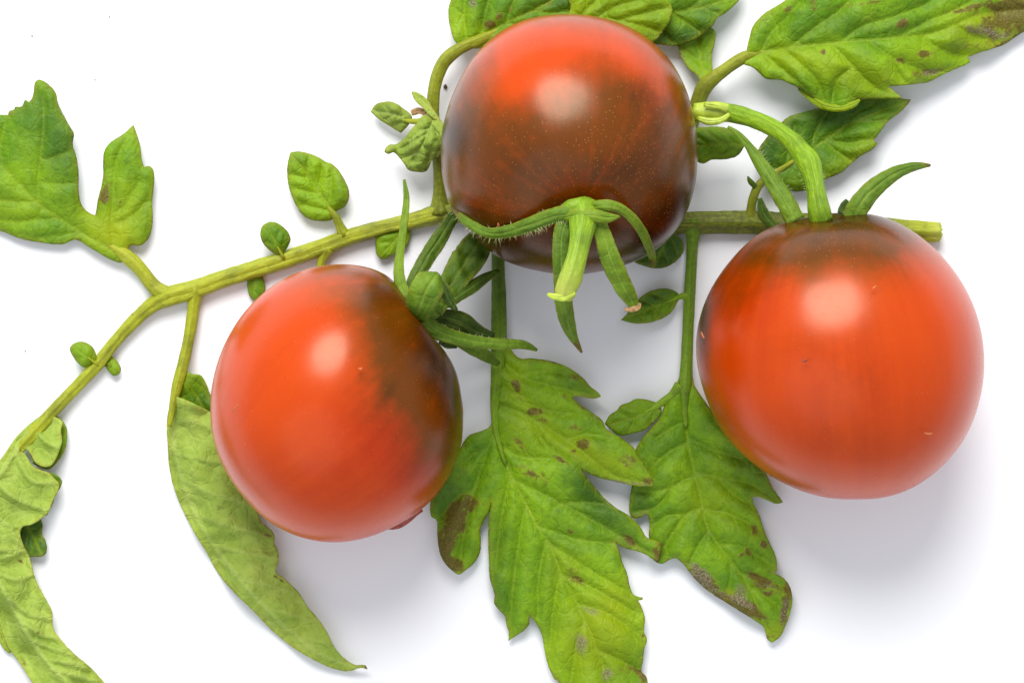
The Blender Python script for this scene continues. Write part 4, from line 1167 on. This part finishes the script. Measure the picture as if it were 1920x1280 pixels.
o, C = ribbon('sepal', T1, [(1075, 398, None, 13), (1040, 404, None, 13), (1000, 419, None, 13), (960, 432, None, 11), (920, 437, None, 9), (885, 422, None, 8), (862, 404, None, 5.5), (847, 389, None, 2)], M_SEPAL, fruit=F1, lift=1.0, cup=.6, roll=14, tipbrown=.9, dark=.05)
o['label'] = 'long sepal curving to the left across the fruit'
hairs(o, C, 90, (0.6, 1.7), side=-1)
hairs(o, C, 40, (0.4, 0.9), side=1)
ribbon('sepal', T1, [(1110, 388, z1 + 1.2, 9), (1140, 385, None, 9), (1172, 397, None, 7.5), (1200, 428, None, 8), (1216, 462, None, 7), (1223, 482, None, 6), (1222, 498, None, 2.5)], M_SEPAL, fruit=F1, lift=2.0, cup=.6, yel=.15, tipbrown=.9)
ribbon('sepal', T1, [(1058, 408, z1 + 1.0, 6), (1080, 404, z1 + 2.2, 10), (1110, 404, z1 + 3.0, 11), (1140, 408, z1 + 2.6, 8), (1162, 406, z1 + 2.0, 1)], M_SEPAL, cup=.5, yel=.15)
o, C = ribbon('sepal', T1, [(1122, 412, z1 + .6, 12), (1130, 440, z1 + 1.0, 14), (1145, 485, z1 + 0.5, 17), (1165, 530, z1 - 1.5, 16), (1180, 556, z1 - 3.2, 13), (1192, 576, z1 - 4.6, 7)], M_SEPAL, cup=.4, yel=.1)
hairs(o, C, 30, (0.4, 0.9))
ribbon('withered_tip', o, [(1172, 580, z1 - 4.4, 2), (1184, 580, z1 - 4.2, 4), (1196, 576, z1 - 4.2, 4), (1200, 568, z1 - 4.0, 1.5)], M_TIP, cup=.5)
o, C = ribbon('sepal', T1, [(1062, 405, z1 - .2, 13), (1054, 440, z1 + .2, 15), (1052, 490, z1 - .2, 14), (1056, 540, z1 - 1.5, 15), (1058, 575, z1 - 3.0, 15), (1066, 610, z1 - 5.0, 12), (1076, 635, z1 - 7, 7), (1090, 660, z1 - 9, 1.5)], M_SEPAL, cup=.45, dark=.35, tipbrown=1.0)
hairs(o, C, 60, (0.3, 0.8))

# ---- left tomato: crowded calyx turned away to the right
zc = 27.0
o, C = ribbon('sepal', T2, [(772, 580, zc, 10), (756, 548, zc - 1, 11), (748, 510, zc - 3, 9), (752, 460, zc - 7, 7), (759, 410, zc - 10, 6), (762, 370, zc - 12, 4.5), (758, 337, zc - 13, 1.5)], M_SEPAL, cup=.6, yel=.1, roll=10)
hairs(o, C, 40, (0.2, 0.5))
o['label'] = 'thin upright sepal'
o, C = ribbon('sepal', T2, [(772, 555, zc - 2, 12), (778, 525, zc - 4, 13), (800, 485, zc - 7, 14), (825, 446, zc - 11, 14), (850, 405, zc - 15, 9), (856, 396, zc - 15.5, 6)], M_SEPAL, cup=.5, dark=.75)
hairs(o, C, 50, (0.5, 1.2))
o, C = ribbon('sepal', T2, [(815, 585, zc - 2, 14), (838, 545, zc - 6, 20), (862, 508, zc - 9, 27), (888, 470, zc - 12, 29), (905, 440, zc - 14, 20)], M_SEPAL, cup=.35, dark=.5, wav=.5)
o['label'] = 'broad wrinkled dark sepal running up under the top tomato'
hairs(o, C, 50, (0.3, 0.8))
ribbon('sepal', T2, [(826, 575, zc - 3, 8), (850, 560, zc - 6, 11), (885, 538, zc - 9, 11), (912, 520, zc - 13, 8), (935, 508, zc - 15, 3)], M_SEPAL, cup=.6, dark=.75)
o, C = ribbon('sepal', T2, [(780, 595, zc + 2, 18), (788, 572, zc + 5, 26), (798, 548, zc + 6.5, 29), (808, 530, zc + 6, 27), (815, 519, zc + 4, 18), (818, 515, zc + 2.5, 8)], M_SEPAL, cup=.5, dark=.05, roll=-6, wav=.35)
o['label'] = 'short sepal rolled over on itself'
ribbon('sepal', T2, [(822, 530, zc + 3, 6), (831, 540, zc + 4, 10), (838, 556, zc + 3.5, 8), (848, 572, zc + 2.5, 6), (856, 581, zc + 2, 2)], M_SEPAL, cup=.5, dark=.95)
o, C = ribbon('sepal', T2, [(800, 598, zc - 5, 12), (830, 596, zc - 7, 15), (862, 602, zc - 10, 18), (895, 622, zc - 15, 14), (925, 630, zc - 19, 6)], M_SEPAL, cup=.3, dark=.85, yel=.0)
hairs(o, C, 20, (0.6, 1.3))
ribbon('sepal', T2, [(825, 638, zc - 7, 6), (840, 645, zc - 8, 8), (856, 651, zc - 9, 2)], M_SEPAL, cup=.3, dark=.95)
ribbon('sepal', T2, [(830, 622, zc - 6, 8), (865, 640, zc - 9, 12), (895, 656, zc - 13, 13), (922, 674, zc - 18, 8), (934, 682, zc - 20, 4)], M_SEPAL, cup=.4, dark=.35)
o, C = ribbon('sepal', T2, [(788, 600, zc + 1, 10), (815, 618, zc - 1, 14), (850, 632, zc - 3, 13), (890, 641, zc - 5, 11), (935, 645, zc - 7, 9.5), (970, 645, zc - 9, 8), (990, 649, zc - 10.5, 6), (1006, 656, zc - 12, 1.5)], M_SEPAL, cup=.6, roll=8, dark=.1)
o['label'] = 'longest sepal pointing right across the leaflet stalk'
hairs(o, C, 50, (0.3, 0.8))
tube('pedicel_stub', T2, [(782, 600, zc - 2, 20), (800, 590, zc - 2, 17), (815, 580, zc - 3, 14), (828, 572, zc - 4, 12)], M_PED, dark=(.8, .8))
blade('skin_flap', T2, [(726, 992), (740, 982), (765, 966), (788, 948), (793, 958), (782, 966), (772, 975), (755, 987), (740, 992)], [(730, 992), (790, 958)], [], z=((730, 992, 14), (790, 958, 15)), mat=M_SKINTEAR, quilt=0, step=3, thick=.8)
# corky rim on the right flank
ribbon('corky_scar', T2, [(848, 700, 22, 1.5), (857, 735, 22.5, 4), (862, 780, 23, 5), (861, 820, 22.5, 4), (854, 860, 21, 1)], M_SKINTEAR, cup=.6, thick=.5, wav=.6)

# ---- right tomato
zt = 30.0
pd = tube('pedicel', T3, [(1540, 415, zt - 2, 21), (1535, 392, zt - 1.5, 20), (1530, 360, zt - 2, 17), (1524, 330, zt - 3, 17.5), (1517, 308, zt - 4, 22), (1504, 289, zt - 5, 19.5), (1480, 262, zt - 7, 17), (1448, 240, zt - 9, 16), (1412, 224, zt - 11, 16), (1378, 214, zt - 13, 17),
         (1350, 210, zt - 14, 17)], M_PED, sides=22, ridge=0.03, lump=.08)
hairs(pd, catmull([(1530, 360, zt - 2, 18.5), (1516, 308, zt - 4, 23), (1480, 262, zt - 7, 19), (1412, 224, zt - 11, 18)], 40), 110, (0.25, 0.8))
tube('cut_end', pd, [(1372, 214, zt - 13.0, 14), (1352, 211, zt - 13.2, 18), (1330, 211, zt - 13.6, 19), (1312, 211, zt - 14, 17), (1300, 210, zt - 14.2, 15)], M_PITH, flat=.8, ridge=.08)
ribbon('cut_lip', pd, [(1308, 222, zt - 11.6, 3), (1328, 228, zt - 11, 6), (1350, 226, zt - 10.8, 5), (1368, 214, zt - 10.8, 3)], M_PITH, cup=.6)
ribbon('cut_lip', pd, [(1320, 196, zt - 11.6, 3), (1345, 199, zt - 11, 5), (1366, 205, zt - 10.8, 3)], M_PED.copy() if False else M_PITH, cup=.6)
o, C = ribbon('sepal', T3, [(1492, 415, zt - 3, 16), (1478, 388, zt - 3.5, 16.5), (1452, 345, zt - 5, 15), (1425, 305, zt - 7, 11), (1402, 272, zt - 9, 6.5), (1382, 250, zt - 10.5, 4), (1365, 238, zt - 11, 1.5)], M_SEPAL, cup=.55, dark=.15)
o['label'] = 'straight sepal pointing up and left beside the stalk'
hairs(o, C, 50, (0.6, 1.5), side=1)
o, C = ribbon('sepal', T3, [(1598, 412, zt - 3, 17), (1608, 390, zt - 2.5, 19), (1632, 360, zt - 3, 17), (1662, 335, zt - 4, 14), (1695, 318, zt - 6, 10), (1722, 311, zt - 8, 6), (1744, 310, zt - 9, 1.5)], M_SEPAL, cup=.6, dark=.25, tipbrown=.9)
o['label'] = 'curved sepal pointing right like a horn'
hairs(o, C, 30, (0.2, 0.6))
ribbon('sepal', T3, [(1575, 400, zt - 4, 5), (1580, 388, zt - 5, 6), (1588, 376, zt - 6, 3)], M_SEPAL, dark=.95)

# ---- scratches and flecks on the skins
M_FLECK = plain('dry_fleck', (0.50, 0.14, 0.04), 0.7, 3000, 0.2)
for T, F, path, nm in ((T2, F2, [(672, 690, None, 1.0), (676, 692, None, 1.6), (678, 689, None, 1.0)], 'dust_fleck'),
                       (T3, F3, [(1733, 811, None, .7), (1741, 813, None, 1.4), (1748, 812, None, .7)], 'dust_fleck'), (T3, F3, [(1636, 541, None, .7), (1640, 538, None, 1.2), (1643, 535, None, .6)], 'dust_fleck'),
                       (T3, F3, [(1315, 622, None, .8), (1317, 628, None, 1.3), (1320, 634, None, .8)], 'dust_fleck'), (T1, F1, [(934, 418, None, 1.0), (935, 424, None, 1.8), (935, 428, None, 1.0)], 'dust_fleck'),
                       (T2, F2, [(436, 772, None, .5), (440, 765, None, .9), (446, 758, None, .5)], 'dust_fleck')):
    ribbon(nm, T, path, M_FLECK, fruit=F, lift=0.12, cup=.5, thick=.1, m=5, n=8)
ribbon('brown_fleck', T3, [(1504, 678, None, 1), (1509, 676, None, 2.6), (1514, 674, None, 1)], M_SKINTEAR, fruit=F3, lift=0.10, cup=.4, thick=.1, m=5, n=8)

# ================================================================== crumbs on the board
def crumb(px, py, r, z, label, parent=None):
    vs, fs = [], []
    nu, nv = 10, 6
    for j in range(nv + 1):
        for i in range(nu):
            th, ph = math.pi * j / nv, 2 * math.pi * i / nu
            d = Vector((math.sin(th) * math.cos(ph), math.sin(th) * math.sin(ph), math.cos(th)))
            rr = r * 0.1 * MM * (1 + 0.45 * noise.noise(d * 1.7 + Vector((px, py, 0))))
            vs.append(W(px, py, z) + Vector((d.x * rr, d.y * rr * 1.3, d.z * rr * .8)))
    for j in range(nv):
        for i in range(nu):
            fs.append((j * nu + i, j * nu + (i + 1) % nu, (j + 1) * nu + (i + 1) % nu, (j + 1) * nu + i))
    me = bpy.data.meshes.new('soil_crumb')
    me.from_pydata(vs, [], fs)
    smooth(me)
    o = link('soil_crumb', me, M_CRUMB, None)
    o['label'] = label
    o['category'] = 'crumb'
    o['group'] = 'specks of dirt on the board'
    return o


crumb(835, 163, 3.6, 0.3, 'brown crumb in the gap left of the top tomato, inside the arching stalk')
crumb(60, 68, 1.3, 0.15, 'tiny dark speck on bare board near the upper left corner')
crumb(205, 32, 1.1, 0.15, 'tiny dark speck near the top edge, left of the leaves')
crumb(178, 150, 1.1, 0.15, 'tiny dark speck above the two-lobed left leaflet')
crumb(47, 658, 1.2, 0.15, 'tiny dark speck left of the thin lower stem')
